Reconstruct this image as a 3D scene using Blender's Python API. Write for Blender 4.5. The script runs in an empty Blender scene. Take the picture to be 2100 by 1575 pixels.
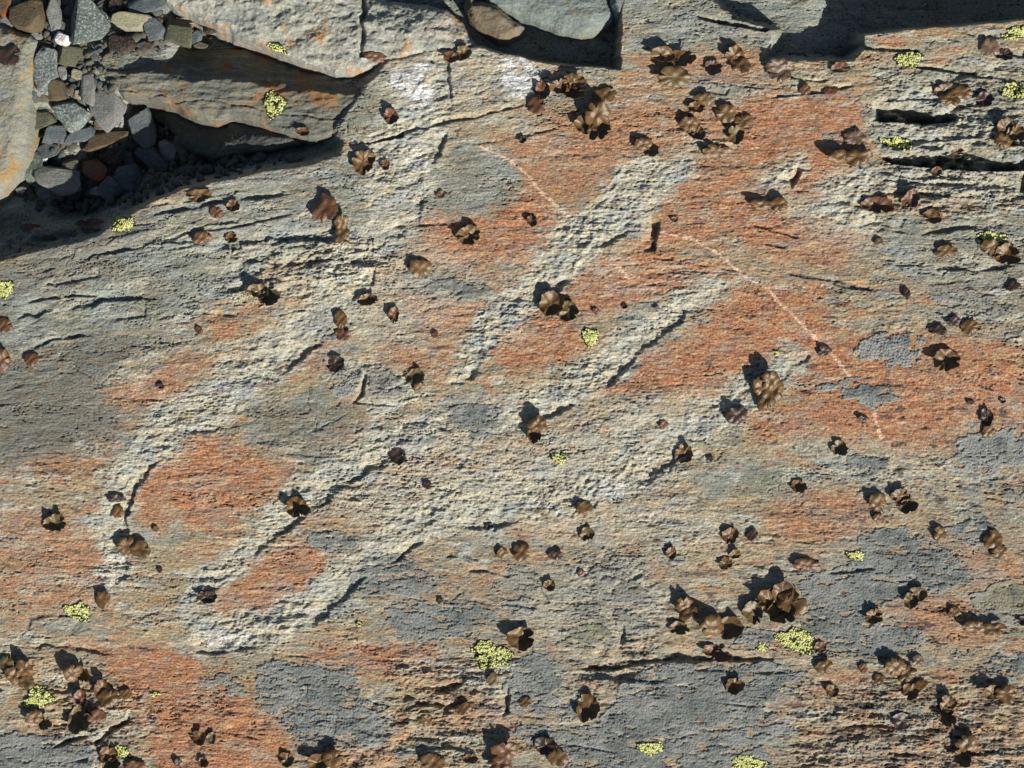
import bpy, math, random
import numpy as np
from mathutils import Vector, Matrix

# ---------------------------------------------------------------- camera, light, exposure
S = 0.0004            # metres per photo pixel (2100 px wide = 0.84 m of rock)
CAM_H = 2.0
W, H = 2100, 1575
sc = bpy.context.scene
C = sc.collection
cam_d = bpy.data.cameras.new('camera'); cam = bpy.data.objects.new('camera', cam_d); C.objects.link(cam)
cam.location = (0, 0, CAM_H); cam.rotation_euler = (0, 0, 0)
cam_d.sensor_width = 36; cam_d.lens = 36 * CAM_H / (W * S)
cam_d.clip_start = 0.05; cam_d.clip_end = 100
sc.camera = cam
SUN_EL = math.radians(32)
SUN_DIR = Vector((0.60, -0.80, 0)).normalized()      # towards the sun on the ground (lower right of the photo)
sun_az = math.atan2(SUN_DIR.x, SUN_DIR.y)             # clockwise from +Y
sd = bpy.data.lights.new('sun', 'SUN'); sun = bpy.data.objects.new('sun', sd); C.objects.link(sun)
sd.energy = 5.0; sd.angle = math.radians(0.5); sd.color = (1.0, 0.955, 0.88)
to_sun = Vector((SUN_DIR.x * math.cos(SUN_EL), SUN_DIR.y * math.cos(SUN_EL), math.sin(SUN_EL)))
sun.rotation_euler = to_sun.to_track_quat('Z', 'Y').to_euler()
sun.location = (0.6, -0.8, 0.8)
wd = bpy.data.worlds.new('World'); sc.world = wd; wd.use_nodes = True
nt = wd.node_tree
sky = nt.nodes.new('ShaderNodeTexSky'); sky.sky_type = 'NISHITA'; sky.sun_disc = False
sky.sun_elevation = SUN_EL; sky.sun_rotation = sun_az
nt.links.new(sky.outputs[0], nt.nodes['Background'].inputs[0])
nt.nodes['Background'].inputs[1].default_value = 0.05
sc.view_settings.view_transform = 'Standard'; sc.view_settings.look = 'None'
sc.view_settings.exposure = 0.46; sc.view_settings.gamma = 1.0
sc.render.engine = 'CYCLES'

# ---------------------------------------------------------------- small helpers
rng = np.random.RandomState(7)
TAB = rng.rand(16, 512, 512).astype(np.float32)
def vnoise(x, y, seed):
    """smooth value noise in -1..1"""
    t = TAB[seed % 16]; o = seed * 37
    xi = np.floor(x); yi = np.floor(y)
    fx = (x - xi).astype(np.float32); fy = (y - yi).astype(np.float32)
    xi = (xi.astype(np.int32) + o) & 511; yi = (yi.astype(np.int32) + o * 3) & 511
    x1 = (xi + 1) & 511; y1 = (yi + 1) & 511
    fx = fx * fx * (3 - 2 * fx); fy = fy * fy * (3 - 2 * fy)
    a = t[yi, xi]; b = t[yi, x1]; c = t[y1, xi]; d = t[y1, x1]
    return (a + (b - a) * fx + (c - a) * fy + (a - b - c + d) * fx * fy) * 2 - 1
def fbm(x, y, seed, octv=3, gain=0.5):
    s = 0; a = 1; n = 0
    for k in range(octv):
        s = s + a * vnoise(x * 2 ** k + 13.7 * k, y * 2 ** k - 7.3 * k, seed + k); n += a; a *= gain
    return s / n
def sstep(a, b, x):
    t = np.clip((x - a) / (b - a), 0, 1)
    return t * t * (3 - 2 * t)
def voronoi(x, y, seed, jitter=0.8):
    t = TAB[seed % 16]; u = TAB[(seed + 1) % 16]
    xi = np.floor(x).astype(np.int32); yi = np.floor(y).astype(np.int32)
    f1 = np.full(x.shape, 9.0, np.float32); f2 = f1.copy(); cid = np.zeros(x.shape, np.float32)
    for dx in (-1, 0, 1):
        for dy in (-1, 0, 1):
            cx = xi + dx; cy = yi + dy
            px = cx + 0.5 + (t[cy & 511, cx & 511] - .5) * jitter; py = cy + 0.5 + (u[cy & 511, cx & 511] - .5) * jitter
            d = np.hypot(x - px, y - py).astype(np.float32)
            n1 = d < f1
            f2 = np.where(n1, f1, np.minimum(f2, d)); cid = np.where(n1, t[(cy + 7) & 511, (cx + 91) & 511], cid); f1 = np.where(n1, d, f1)
    return f1, f2, cid
def srgb(r, g, b, k=1.0):
    f = lambda v: ((v / 255.0 + 0.055) / 1.055) ** 2.4 if v > 10 else v / 255 / 12.92
    return (min(f(r) * k, .9), min(f(g) * k, .9), min(f(b) * k, .9), 1)
def wpt(px, py, zp=0.0):
    """photo pixel + height (in px units) -> world point"""
    k = 1 - zp * S / CAM_H
    return ((px - W / 2) * S * k, (H / 2 - py) * S * k, zp * S)
def segdist(X, Y, pts, closed):
    """distance to polyline; signed (+ on the side facing the sun = lower right), and running parameter"""
    best = np.full(X.shape, 1e9, np.float32); sg = np.zeros(X.shape, np.float32); par = np.zeros(X.shape, np.float32)
    n = len(pts); m = n if closed else n - 1
    for i in range(m):
        ax, ay = pts[i][:2]; bx, by = pts[(i + 1) % n][:2]
        ex, ey = bx - ax, by - ay; L = ex * ex + ey * ey + 1e-9
        t = np.clip(((X - ax) * ex + (Y - ay) * ey) / L, 0, 1)
        dx = X - (ax + ex * t); dy = Y - (ay + ey * t); d = np.hypot(dx, dy)
        nx, ny = -ey, ex
        if nx * .6 + ny * .8 < 0: nx, ny = -nx, -ny
        q = d < best
        best = np.where(q, d, best); sg = np.where(q, np.sign(dx * nx + dy * ny), sg); par = np.where(q, i + t, par)
    return best, sg, par
def inside(X, Y, pts):
    r = np.zeros(X.shape, bool); n = len(pts)
    for i in range(n):
        ax, ay = pts[i]; bx, by = pts[(i + 1) % n]
        if ay == by: continue
        c = ((ay > Y) != (by > Y)) & (X < (bx - ax) * (Y - ay) / (by - ay) + ax)
        r ^= c
    return r
def newmesh(name, V, F, mats, smooth=True, fmat=None):
    me = bpy.data.meshes.new(name)
    V = np.asarray(V, np.float32); F = np.asarray(F, np.int32); k = F.shape[1]
    me.vertices.add(len(V)); me.vertices.foreach_set('co', V.ravel())
    me.loops.add(F.size); me.loops.foreach_set('vertex_index', F.ravel())
    me.polygons.add(len(F)); me.polygons.foreach_set('loop_start', np.arange(0, F.size, k, dtype=np.int32))
    if smooth: me.polygons.foreach_set('use_smooth', np.ones(len(F), bool))
    if fmat is not None: me.polygons.foreach_set('material_index', np.asarray(fmat, np.int32))
    for m in mats: me.materials.append(m)
    me.update(calc_edges=True); me.validate()
    return me
def link(name, me, parent=None, loc=None):
    o = bpy.data.objects.new(name, me); C.objects.link(o)
    if parent: o.parent = parent
    if loc is not None: o.location = loc
    return o
def tag(o, label=None, cat=None, group=None, kind=None):
    if label: o['label'] = label
    if cat: o['category'] = cat
    if group: o['group'] = group
    if kind: o['kind'] = kind
    return o

# ---------------------------------------------------------------- node material helper
class NM:
    def __init__(s, name, rough=0.85, spec=0.25):
        s.m = bpy.data.materials.new(name); s.m.use_nodes = True; s.t = s.m.node_tree; s.b = s.t.nodes['Principled BSDF']
        s.b.inputs['Roughness'].default_value = rough; s.b.inputs['Specular IOR Level'].default_value = spec
    def n(s, typ, **kw):
        q = s.t.nodes.new(typ)
        for k, v in kw.items(): setattr(q, k, v)
        return q
    def set(s, sock, v):
        if isinstance(v, bpy.types.NodeSocket): s.t.links.new(v, sock)
        else: sock.default_value = v
    def coord(s, scale=(1, 1, 1), which='Object', src=None):
        if src is None: src = s.n('ShaderNodeTexCoord').outputs[which]
        mp = s.n('ShaderNodeMapping'); s.t.links.new(src, mp.inputs[0]); mp.inputs['Scale'].default_value = scale
        return mp.outputs[0]
    def noise(s, vec, scale, detail=4, rough=0.6, dist=0.0):
        q = s.n('ShaderNodeTexNoise'); s.t.links.new(vec, q.inputs['Vector'])
        q.inputs['Scale'].default_value = scale; q.inputs['Detail'].default_value = detail
        q.inputs['Roughness'].default_value = rough; q.inputs['Distortion'].default_value = dist
        return q.outputs['Fac']
    def voro(s, vec, scale, feat='F1', out='Distance'):
        q = s.n('ShaderNodeTexVoronoi', feature=feat); s.t.links.new(vec, q.inputs['Vector']); q.inputs['Scale'].default_value = scale
        return q.outputs[out]
    def rng(s, v, a, b, c=0.0, d=1.0):
        q = s.n('ShaderNodeMapRange'); s.set(q.inputs[0], v)
        for i, x in enumerate((a, b, c, d)): q.inputs[i + 1].default_value = x
        return q.outputs[0]
    def math(s, op, a, b=0.0):
        q = s.n('ShaderNodeMath', operation=op); s.set(q.inputs[0], a); s.set(q.inputs[1], b); q.use_clamp = False
        return q.outputs[0]
    def mix(s, f, a, b, mode='MIX'):
        q = s.n('ShaderNodeMix', data_type='RGBA', blend_type=mode)
        s.set(q.inputs[0], f); s.set(q.inputs[6], a); s.set(q.inputs[7], b)
        return q.outputs[2]
    def attr(s, name):
        q = s.n('ShaderNodeAttribute', attribute_name=name)
        return q
    def bump(s, h, strength, dist):
        q = s.n('ShaderNodeBump'); s.t.links.new(h, q.inputs['Height']); q.inputs['Strength'].default_value = strength
        q.inputs['Distance'].default_value = dist; s.t.links.new(q.outputs[0], s.b.inputs['Normal'])
    def color(s, c): s.set(s.b.inputs['Base Color'], c)
P = 1 / S             # object-space metres -> photo pixels
# outlines of the grey crust lichens, in photo pixels
CR = [ # points, material, cell size, relief, label
 ('grey', 6.2, 1.0, [(713,1178),(735,1150),(770,1138),(810,1133),(850,1150),(875,1175),(893,1185),(896,1207),(873,1222),(835,1228),(800,1218),(760,1224),(730,1212)], 'grey crust lichen below the pale band end, above a larger grey one'),
 ('grey', 6.5, 1.0, [(778,1245),(835,1230),(900,1237),(966,1237),(1015,1248),(1035,1262),(1030,1280),(990,1286),(966,1303),(933,1312),(900,1317),(850,1314),(810,1303),(790,1280)], 'wide grey crust lichen just above the orange strip at lower centre'),
 ('faint', 6.5, .9, [(1040,1150),(1085,1148),(1100,1165),(1115,1195),(1100,1243),(1082,1262),(1045,1262),(1036,1235),(1050,1200)], 'narrow upright grey crust lichen between two tan patches below the centre'),
 ('faint', 6.5, .9, [(1220,1160),(1267,1136),(1317,1146),(1343,1183),(1333,1216),(1340,1243),(1267,1256),(1200,1263),(1166,1236),(1200,1210),(1215,1190)], 'soft edged grey crust lichen left of the large cluster of brown rock tripes'),
 ('grey', 6.2, 1.2, [(527,1372),(567,1356),(633,1353),(700,1357),(728,1360),(736,1375),(735,1400),(748,1432),(778,1450),(800,1480),(790,1520),(755,1535),(700,1532),(617,1530),(583,1510),(573,1483),(580,1458),(556,1466),(533,1442),(520,1416),(523,1392)], 'biggest round grey crust lichen on the orange rock at lower left'),
 ('grey', 6.2, 1.0, [(1050,1352),(1085,1338),(1130,1345),(1152,1366),(1153,1400),(1136,1428),(1150,1445),(1180,1440),(1200,1470),(1150,1478),(1080,1465),(1040,1450),(1030,1400)], 'grey crust lichen right beside the biggest yellow green map lichen'),
 ('grey', 6.0, 1.1, [(1060,1490),(1150,1490),(1230,1478),(1262,1440),(1275,1390),(1330,1368),(1400,1355),(1500,1365),(1560,1352),(1640,1365),(1672,1388),(1622,1424),(1572,1448),(1618,1478),(1662,1500),(1570,1530),(1600,1600),(1400,1600),(1140,1600),(1160,1560),(1110,1530),(1050,1520)], 'very large grey crust lichen spreading along the bottom edge right of centre'),
 ('grey', 6.0, 1.1, [(1580,1178),(1633,1172),(1690,1176),(1716,1160),(1745,1140),(1755,1098),(1800,1080),(1855,1076),(1873,1083),(1917,1116),(1967,1146),(1997,1176),(2003,1196),(1967,1210),(1933,1220),(1900,1213),(1867,1223),(1833,1237),(1817,1250),(1790,1262),(1800,1280),(1880,1286),(1912,1310),(1915,1330),(1880,1342),(1820,1350),(1770,1358),(1700,1345),(1680,1320),(1655,1300),(1600,1320),(1540,1345),(1500,1325),(1520,1290),(1640,1290),(1660,1240),(1640,1200)], 'largest cracked grey crust lichen sprawling right of the big rock tripe cluster'),
 ('grey', 6.0, 1.2, [(1653,790),(1690,782),(1717,782),(1733,772),(1783,773),(1827,781),(1847,798),(1850,821),(1813,831),(1803,845),(1783,835),(1760,825),(1727,818),(1720,802),(1683,802)], 'crisp edged grey crust lichen crossing the white quartz vein in the red rock'),
 ('pale', 7.0, 1.9, [(1752,712),(1783,690),(1800,676),(1850,678),(1893,692),(1900,712),(1883,726),(1890,740),(1850,755),(1820,748),(1800,738),(1766,738)], 'thick pale crackled crust lichen above the crisp edged grey one'),
 ('grey', 6.0, .9, [(1733,934),(1767,930),(1800,938),(1836,948),(1838,962),(1806,972),(1800,988),(1760,990),(1740,972),(1737,952)], 'small grey crust lichen to the right of a round brown rock tripe on orange rock'),
 ('pale', 6.4, 1.1, [(1958,900),(2000,886),(2050,872),(2120,872),(2120,955),(2050,958),(2033,978),(1967,970),(1948,950),(1960,925)], 'pale crust lichen running off the right edge below the red rock'),
 ('faint', 6.4, .9, [(2052,1000),(2120,990),(2120,1046),(2067,1040),(2048,1020)], 'grey crust lichen cut by the right edge just under a pale one'),
 ('grey', 6.2, 1.0, [(1936,1058),(1983,1046),(2027,1058),(2040,1080),(2044,1110),(2015,1122),(1983,1118),(1950,1100),(1930,1080)], 'rounded grey crust lichen near the right edge above the largest cracked one'),
 ('olive', 5.0, .9, [(1988,1218),(2033,1192),(2067,1182),(2120,1190),(2120,1292),(2060,1286),(2017,1264),(1992,1244)], 'greenish grey crust lichen at the right edge beside a ruffled rock tripe'),
 ('grey', 6.2, 1.0, [(2000,1376),(2033,1348),(2067,1340),(2120,1340),(2120,1402),(2050,1398),(2007,1390)], 'grey crust lichen at the right edge beneath the greenish grey one'),
 ('grey', 5.0, .6, [(873,582),(933,568),(993,575),(1012,594),(995,612),(935,616),(900,606),(872,600)], 'flat thin grey crust lichen on orange rock above the pale fork'),
 ('grey', 5.5, .9, [(915,832),(953,824),(1000,828),(1028,845),(1022,885),(1000,900),(967,906),(940,886),(917,860)], 'round grey crust lichen with a dark gash between the two pale bands'),
 ('grey', 5.5, .9, [(617,1108),(650,1092),(700,1094),(733,1100),(736,1122),(690,1132),(640,1128)], 'small oval grey crust lichen left of a white shell like chip'),
 ('pale', 6.0, 1.6, [(682,772),(700,758),(738,757),(742,768),(736,795),(722,822),(690,812),(676,800)], 'raised pale grey plate of crust lichen with black shadowed edges'),
 ('olive', 4.5, .8, [(1155,1296),(1190,1272),(1230,1264),(1254,1274),(1250,1300),(1232,1330),(1190,1334),(1165,1322)], 'olive grey crust plate beside the black notch below centre'),
 ('grey', 5.8, .9, [(-20,1512),(30,1500),(90,1510),(140,1500),(180,1512),(195,1540),(190,1600),(-20,1600)], 'bluish grey crust lichen filling the lower left corner'),
 ('faint', 5.5, .9, [(400,1386),(450,1378),(500,1384),(517,1408),(505,1424),(460,1430),(420,1418)], 'pale grey crust lichen touching the left of the biggest round grey one'),
 ('grey', 5.0, .5, [(650,676),(688,672),(698,700),(660,704),(645,690)], 'small bluish grey crust lichen beside two stacked reddish rock tripes'),
 ('faint', 5.5, .9, [(1780,1440),(1850,1425),(1880,1450),(1900,1490),(1850,1500),(1800,1480)], 'pale grey crust lichen left of the curled double rock tripe near the lower right'),
 ('faint', 5.0, .6, [(1415,160),(1470,168),(1540,168),(1545,190),(1500,205),(1465,212),(1430,195)], 'smooth grey crust lichen between the rock tripes near the top'),
 ('faint', 5.0, .9, [(745,750),(790,750),(820,770),(835,805),(790,818),(752,806)], 'light grey crust lichen immediately right of the raised pale plate'),
 ('grey', 5.0, .6, [(1690,272),(1725,266),(1735,290),(1710,308),(1688,296)], 'tiny grey crust lichen on red rock beside a pinkish rock tripe'),
 ('faint', 6.0, .8, [(1230,1240),(1330,1262),(1350,1290),(1290,1310),(1262,1290),(1262,1268)], 'mottled grey crust lichen right of the black notch below centre'),
 ('faint', 5.2, .9, [(800,1530),(850,1510),(925,1530),(930,1560),(870,1575),(820,1565)], 'pale crust lichen at the bottom above a half hidden rock tripe'),
 ('faint', 5.4, .8, [(1900,600),(1960,590),(2040,600),(2080,640),(2010,655),(1930,635)], 'dull green grey crust lichen near the right edge above the red rock'),
 ('grey', 5.4, .7, [(1190,880),(1215,872),(1232,884),(1210,896),(1175,900)], 'small whitish grey crust flake right of a horned rock tripe at centre'),
 ('grey', 5.6, .8, [(1893,1010),(1925,1000),(1935,1014),(1905,1020)], 'tiny grey crust lichen right of the paired rock tripes below the red rock'),
]
# ---------------------------------------------------------------- the rock ground as one sheet
def axis(n0, n1, step, far):
    a = list(np.arange(n0 - 40, n1 + 40.01, step)); d = step; lo = a[0]; hi = a[-1]; L = []; R = []
    while lo > n0 - far: d *= 1.035; lo -= d; hi += d; L.append(lo); R.append(hi)
    return np.array(L[::-1] + a + R, np.float32)
STEP = 1.6
xs = axis(0, W, STEP, 6000); ys = axis(0, H, STEP, 6000)
X, Y = np.meshgrid(xs, ys)
wA = fbm(X / 46, Y / 26, 1, 4, .6); wB = fbm(X / 46 + 50, Y / 26 + 9, 3, 4, .6)
wC = fbm(X / 120, Y / 60, 4, 5, .62); wD = fbm(X / 120 + 31, Y / 60 + 77, 2, 5, .62); wE = fbm(X / 24, Y / 7, 8, 4, .65)
WX = X + 15 * wA + 26 * wC; WY = Y + 8 * wB + 16 * wD   # ragged outlines
wx2 = X + 5 * wA; wy2 = Y + 4 * wB                      # slightly ragged outlines
Z = np.zeros(X.shape, np.float32)
wtop = 1 - sstep(500, 1150, Y)
XC = 900 * np.tanh(X / 900)
FV = Y + XC * (0.15 * wtop - 0.025 * (1 - wtop)) + 10 * fbm(X / 400, Y / 300, 5, 2)   # coordinate across the foliation
def sl(pts, pad):
    px = [p[0] for p in pts]; py = [p[1] for p in pts]
    i0, i1 = np.searchsorted(xs, (min(px) - pad, max(px) + pad)); j0, j1 = np.searchsorted(ys, (min(py) - pad, max(py) + pad))
    return slice(max(j0, 0), j1), slice(max(i0, 0), i1)
def sdf(pts, pad=60, wob=2):
    q = sl(pts, pad + 18)
    A, B = ((X, Y), (wx2, wy2), (WX, WY))[wob]
    a, b = A[q], B[q]
    d, _, _ = segdist(a, b, pts, True)
    return q, np.where(inside(a, b, pts), d, -d)
def field(): return np.zeros(X.shape, np.float32)
iron, pale, olive, white, dark, rough, vein, film, band, brown = [field() for _ in range(10)]
def paint(F, pts, soft=14, v=1.0, wob=2):
    q, d = sdf(pts, soft * 1.6 + 34, wob); d = d + 24 * wE[q] + 16 * wC[q]
    F[q] = np.maximum(F[q], v * sstep(-soft * .8, soft * .8, d))

# zones of stain colour, traced in photo pixels
IRON = [
 (1.0, [(880,440),(1000,405),(1100,390),(1160,430),(1140,500),(1070,555),(1000,530),(900,545),(845,520)]),
 (.75, [(1010,290),(1180,225),(1300,200),(1430,290),(1250,350),(1175,430),(1110,420),(1060,350)]),
 (.8, [(1290,200),(1500,215),(1480,300),(1420,300)]),
 (1.0, [(1490,225),(1600,195),(1760,185),(1790,250),(1720,340),(1790,380),(1740,410),(1600,380),(1540,320),(1480,300)]),
 (.9, [(1400,340),(1520,310),(1600,400),(1620,450),(1760,470),(1730,560),(1600,530),(1500,500),(1350,490),(1360,440)]),
 (.85, [(1180,540),(1330,500),(1440,540),(1550,560),(1480,600),(1330,620),(1260,640),(1190,650),(1160,600)]),
 (1.0, [(1235,775),(1310,710),(1400,690),(1480,630),(1520,590),(1690,585),(1720,690),(1650,740),(1600,720),(1540,770),(1480,790),(1350,805),(1240,805)]),
 (.95, [(1620,690),(1760,680),(1950,690),(2110,700),(2110,870),(1980,870),(1940,920),(1700,900),(1560,890),(1530,850),(1620,830),(1640,760)]),
 (.95, [(1050,660),(1160,640),(1200,700),(1190,750),(1060,755),(990,720)]),
 (.8, [(840,600),(1010,620),(960,680),(870,700),(820,640)]),
 (.7, [(780,690),(930,700),(920,780),(780,770)]),
 (.95, [(300,920),(420,885),(500,895),(560,950),(610,960),(560,1030),(420,1080),(300,1090),(265,1010)]),
 (.9, [(440,1200),(540,1130),(600,1110),(730,1135),(700,1180),(570,1250),(470,1280)]),
 (.8, [(210,800),(300,770),(350,705),(440,715),(410,780),(360,830),(250,835)]),
 (.9, [(600,1325),(700,1310),(900,1315),(890,1375),(720,1385),(640,1355)]),
 (.95, [(170,1310),(400,1340),(420,1380),(530,1440),(610,1540),(560,1590),(320,1590),(290,1450),(200,1370)]),
 (.65, [(-20,1040),(230,1080),(230,1250),(80,1250),(-20,1230)]),
 (.7, [(30,940),(110,920),(220,930),(200,980),(100,1000)]),
 (.6, [(60,880),(110,870),(130,900),(90,910)]),
 (.75, [(1640,980),(1800,1020),(1800,1110),(1600,1115),(1540,1060)]),
 (.8, [(1890,1060),(1950,1110),(2090,1130),(2080,1190),(2010,1200),(1900,1120)]),
 (.7, [(1600,1120),(1740,1110),(1760,1080),(1640,1070)]),
 (.7, [(1800,1240),(1960,1190),(2000,1240),(2060,1330),(1930,1330),(1860,1270)]),
 (.6, [(1640,1370),(1790,1370),(1800,1430),(1660,1440)]),
 (.7, [(615,705),(700,690),(690,765),(640,765)]),
 (.75, [(430,655),(495,655),(490,690),(440,690)]),
 (.6, [(560,1075),(640,1040),(740,1050),(700,1085)]),
 (.5, [(380,1110),(520,1100),(440,1160)]),
 (.6, [(830,900),(920,940),(900,990),(820,980),(800,950)]),
 (.6, [(1000,920),(1110,910),(1080,960),(980,950)]),
 (.7, [(1140,860),(1230,850),(1220,890),(1160,890)]),
 (.6, [(920,1180),(1020,1170),(1010,1210),(900,1215)]),
 (.55, [(1040,1050),(1200,1060),(1190,1120),(1050,1090)]),
 (.7, [(900,1420),(1010,1430),(1060,1490),(950,1500),(890,1460)]),
 (.6, [(1870,400),(2020,390),(2000,440),(1930,460)]),
 (.55, [(480,610),(600,600),(560,650),(490,650)]),
 (.35, [(1730,1450),(1950,1470),(2100,1500),(2100,1590),(1800,1590),(1700,1500)]),
 (.5, [(640,1450),(760,1500),(900,1575),(640,1575)]),
 (.7, [(1300,120),(1440,110),(1560,95),(1560,160),(1420,180),(1290,200)]),
]
OLIVE = [
 (1.0, [(-60,560),(100,505),(260,455),(400,390),(640,335),(770,330),(770,400),(660,460),(520,560),(420,640),(250,690),(-60,740)]),
 (.85, [(-60,740),(200,700),(330,660),(420,690),(290,740),(200,800),(250,860),(150,920),(60,940),(-60,960)]),
 (.9, [(930,290),(1030,300),(1070,380),(1010,440),(930,445),(860,400)]),
 (.75, [(520,830),(640,820),(740,850),(620,930),(520,900)]),
 (.8, [(1340,960),(1500,950),(1700,990),(1600,1030),(1400,1010)]),
 (.8, [(1790,150),(2110,120),(2110,410),(1830,400),(1790,300)]),
 (.8, [(1800,440),(2110,430),(2110,650),(1950,640),(1850,560)]),
 (.8, [(660,150),(780,140),(860,180),(820,270),(680,280)]),
 (.9, [(1280,-60),(1720,-60),(1700,90),(1540,90),(1290,110)]),
 (.6, [(60,1260),(220,1270),(200,1310),(30,1310)]),
 (.7, [(440,430),(800,420),(760,500),(560,540),(420,520)]),
]
for v, p in IRON: paint(iron, p, 26, v)
for v, p in OLIVE: paint(olive, p, 26, v)
paint(white, [(800,140),(860,130),(890,180),(880,225),(840,200),(805,170)], 12, 1)
paint(white, [(1020,125),(1080,120),(1130,150),(1110,200),(1060,190),(1040,150)], 12, 1)
for p in ([(38,950),(55,948),(52,980),(35,978)], [(-5,1080),(12,1090),(10,1120),(-5,1120)], [(215,1140),(260,1140),(250,1185),(225,1180)], [(160,905),(200,912),(180,922)], [(315,825),(350,826),(330,836)],
          [(1230,985),(1290,985),(1270,1010),(1240,1010)], [(820,310),(870,300),(880,350),(840,360)], [(1390,850),(1440,850),(1420,890)], [(430,1310),(500,1300),(480,1330)]):
    paint(white, p, 10, .5)

m1 = fbm(X / 46 + wC, FV / 17, 10, 5, .65); m2 = fbm(X / 38 + 7, FV / 15 + wC, 12, 5, .65); m3 = fbm(X / 60 + 3, FV / 20, 14, 5, .65)
lr = sstep(700, 1300, X) * sstep(850, 1150, Y)
# bands where the red rind has flaked off: pale, lower, steep on the lower right
BANDS = [
 (9, [(880,150,45),(870,230,60),(830,320,70),(810,420,55),(740,520,45),(650,660,45),(560,730,45),(480,780,42),(400,850,42),(310,910,38),(250,980,36),(225,1060,34),(240,1160,30)]),
 (13, [(1400,340,22),(1320,370,48),(1270,440,50),(1190,500,44),(1115,560,42),(1050,640,34),(990,700,28),(950,760,26)]),
 (10, [(1480,595,16),(1400,625,26),(1300,680,34),(1230,760,36),(1140,815,32),(1040,850,26),(860,880,28),(740,940,36),(640,1010,34),(560,1075,26),(470,1165,22),(380,1225,20)]),
 (9, [(1630,730,20),(1540,800,34),(1440,860,46),(1350,930,46),(1240,990,50),(1080,1020,50),(930,1040,46),(830,1100,42),(730,1160,36),(640,1240,38),(540,1290,36),(400,1305,32)]),
 (7, [(700,740,20),(830,800,26),(760,860,20)]),
 (7, [(1700,380,16),(1760,370,30),(1700,430,24),(1780,440,20)]),
 (10, [(1640,330,12),(1610,350,20),(1590,370,12)]),
 (5, [(1180,1190,20),(1280,1180,30),(1340,1230,20)]),
]
lump = fbm(X / 22, FV / 15, 2, 3, .55)
for D, pts in BANDS:
    q = sl(pts, 110); a, b = WX[q], WY[q]
    d, sg, par = segdist(a, b, pts, False)
    hw = np.interp(par, np.arange(len(pts)), [p[2] for p in pts]) * (1 + .55 * wC[q] + .3 * wA[q]) + 5 * wE[q]
    wall = np.clip(.22 + 1.4 * vnoise(X[q] / 60, Y[q] / 60, 7 + len(pts)) + .5 * vnoise(X[q] / 19, Y[q] / 19, 3), .0, 1.0)
    s_ = sg * d; endf = 1
    m = sstep(hw + 3, hw - 3, d)
    u = np.clip((s_ + hw) / (2 * hw), 0, 1)
    m = sstep(hw + 2.5, hw - 2.5 - 9 * (1 - np.clip(wall, 0, 1)), d)
    Z[q] -= D * m * (0.15 + .85 * u ** 1.6) * wall
    pm = sstep(hw + 26, hw - 16, d + 20 * lump[q] + 12 * wE[q] + 14 * wB[q])
    pale[q] = np.maximum(pale[q], pm); band[q] = np.maximum(band[q], sstep(hw + 8, hw - 14, d + 8 * lump[q]))
for v, p in [(.75, [(680,900),(900,860),(1100,860),(1340,820),(1440,860),(1420,960),(1250,1040),(1100,1080),(900,1080),(760,1060),(640,1050)]),
             (.7, [(1000,1050),(1320,1030),(1500,1060),(1480,1150),(1300,1120),(1100,1110)]),
             (.6, [(1040,1180),(1340,1150),(1400,1240),(1300,1320),(1100,1320)]),
             (.7, [(760,110),(980,100),(1200,150),(1100,210),(950,240),(830,270),(770,200)]),
             (.5, [(620,560),(880,480),(1000,560),(900,680),(740,720),(620,680)]),
             (.5, [(400,480),(700,450),(780,540),(640,620),(480,600)]),
             (.6, [(1640,900),(1900,930),(1960,990),(1800,1010),(1660,960)]),
             (.95, [(1795,172),(1950,178),(1955,208),(1800,206)]), (.9, [(1795,262),(1900,262),(2030,300),(1900,302),(1790,305)]), (.9, [(1800,355),(2080,352),(2090,400),(1800,396)]), (.5, [(1550,400),(1800,430),(1900,520),(1700,520)])]:
    paint(pale, p, 50, v)
for p in ([(820,1370),(1040,1370),(1050,1520),(940,1575),(820,1575),(740,1530),(820,1450)], [(90,1370),(290,1400),(300,1560),(90,1560)], [(1170,1320),(1340,1310),(1340,1440),(1180,1440)],
          [(1790,150),(2110,120),(2110,430),(1800,450)], [(1650,1420),(2110,1400),(2110,1590),(1640,1590)], [(640,1440),(820,1440),(820,1590),(600,1590)],
          [(480,520),(700,470),(800,540),(640,620),(500,610)]):
    paint(rough, p, 60)

keep_i = iron.copy()
iron *= 1 - .5 * sstep(.16, .46, m2)
iron = np.maximum(iron, .7 * sstep(.10, .42, m1) * (1 - .75 * olive) * (1 - .55 * pale))
pale = np.clip(np.maximum(pale * (1 - .6 * sstep(.15, .45, m1) * (1 - sstep(.9, 1, pale) * .5)), .8 * sstep(.08, .40, m3) * (1 - .6 * keep_i)), 0, 1)
olive = np.clip(olive * (1 - .35 * sstep(.2, .5, m1)) + .75 * sstep(.05, .35, fbm(X / 52 + 90, FV / 20, 9, 5, .65)) * (1 - .7 * keep_i), 0, 1)
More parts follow.
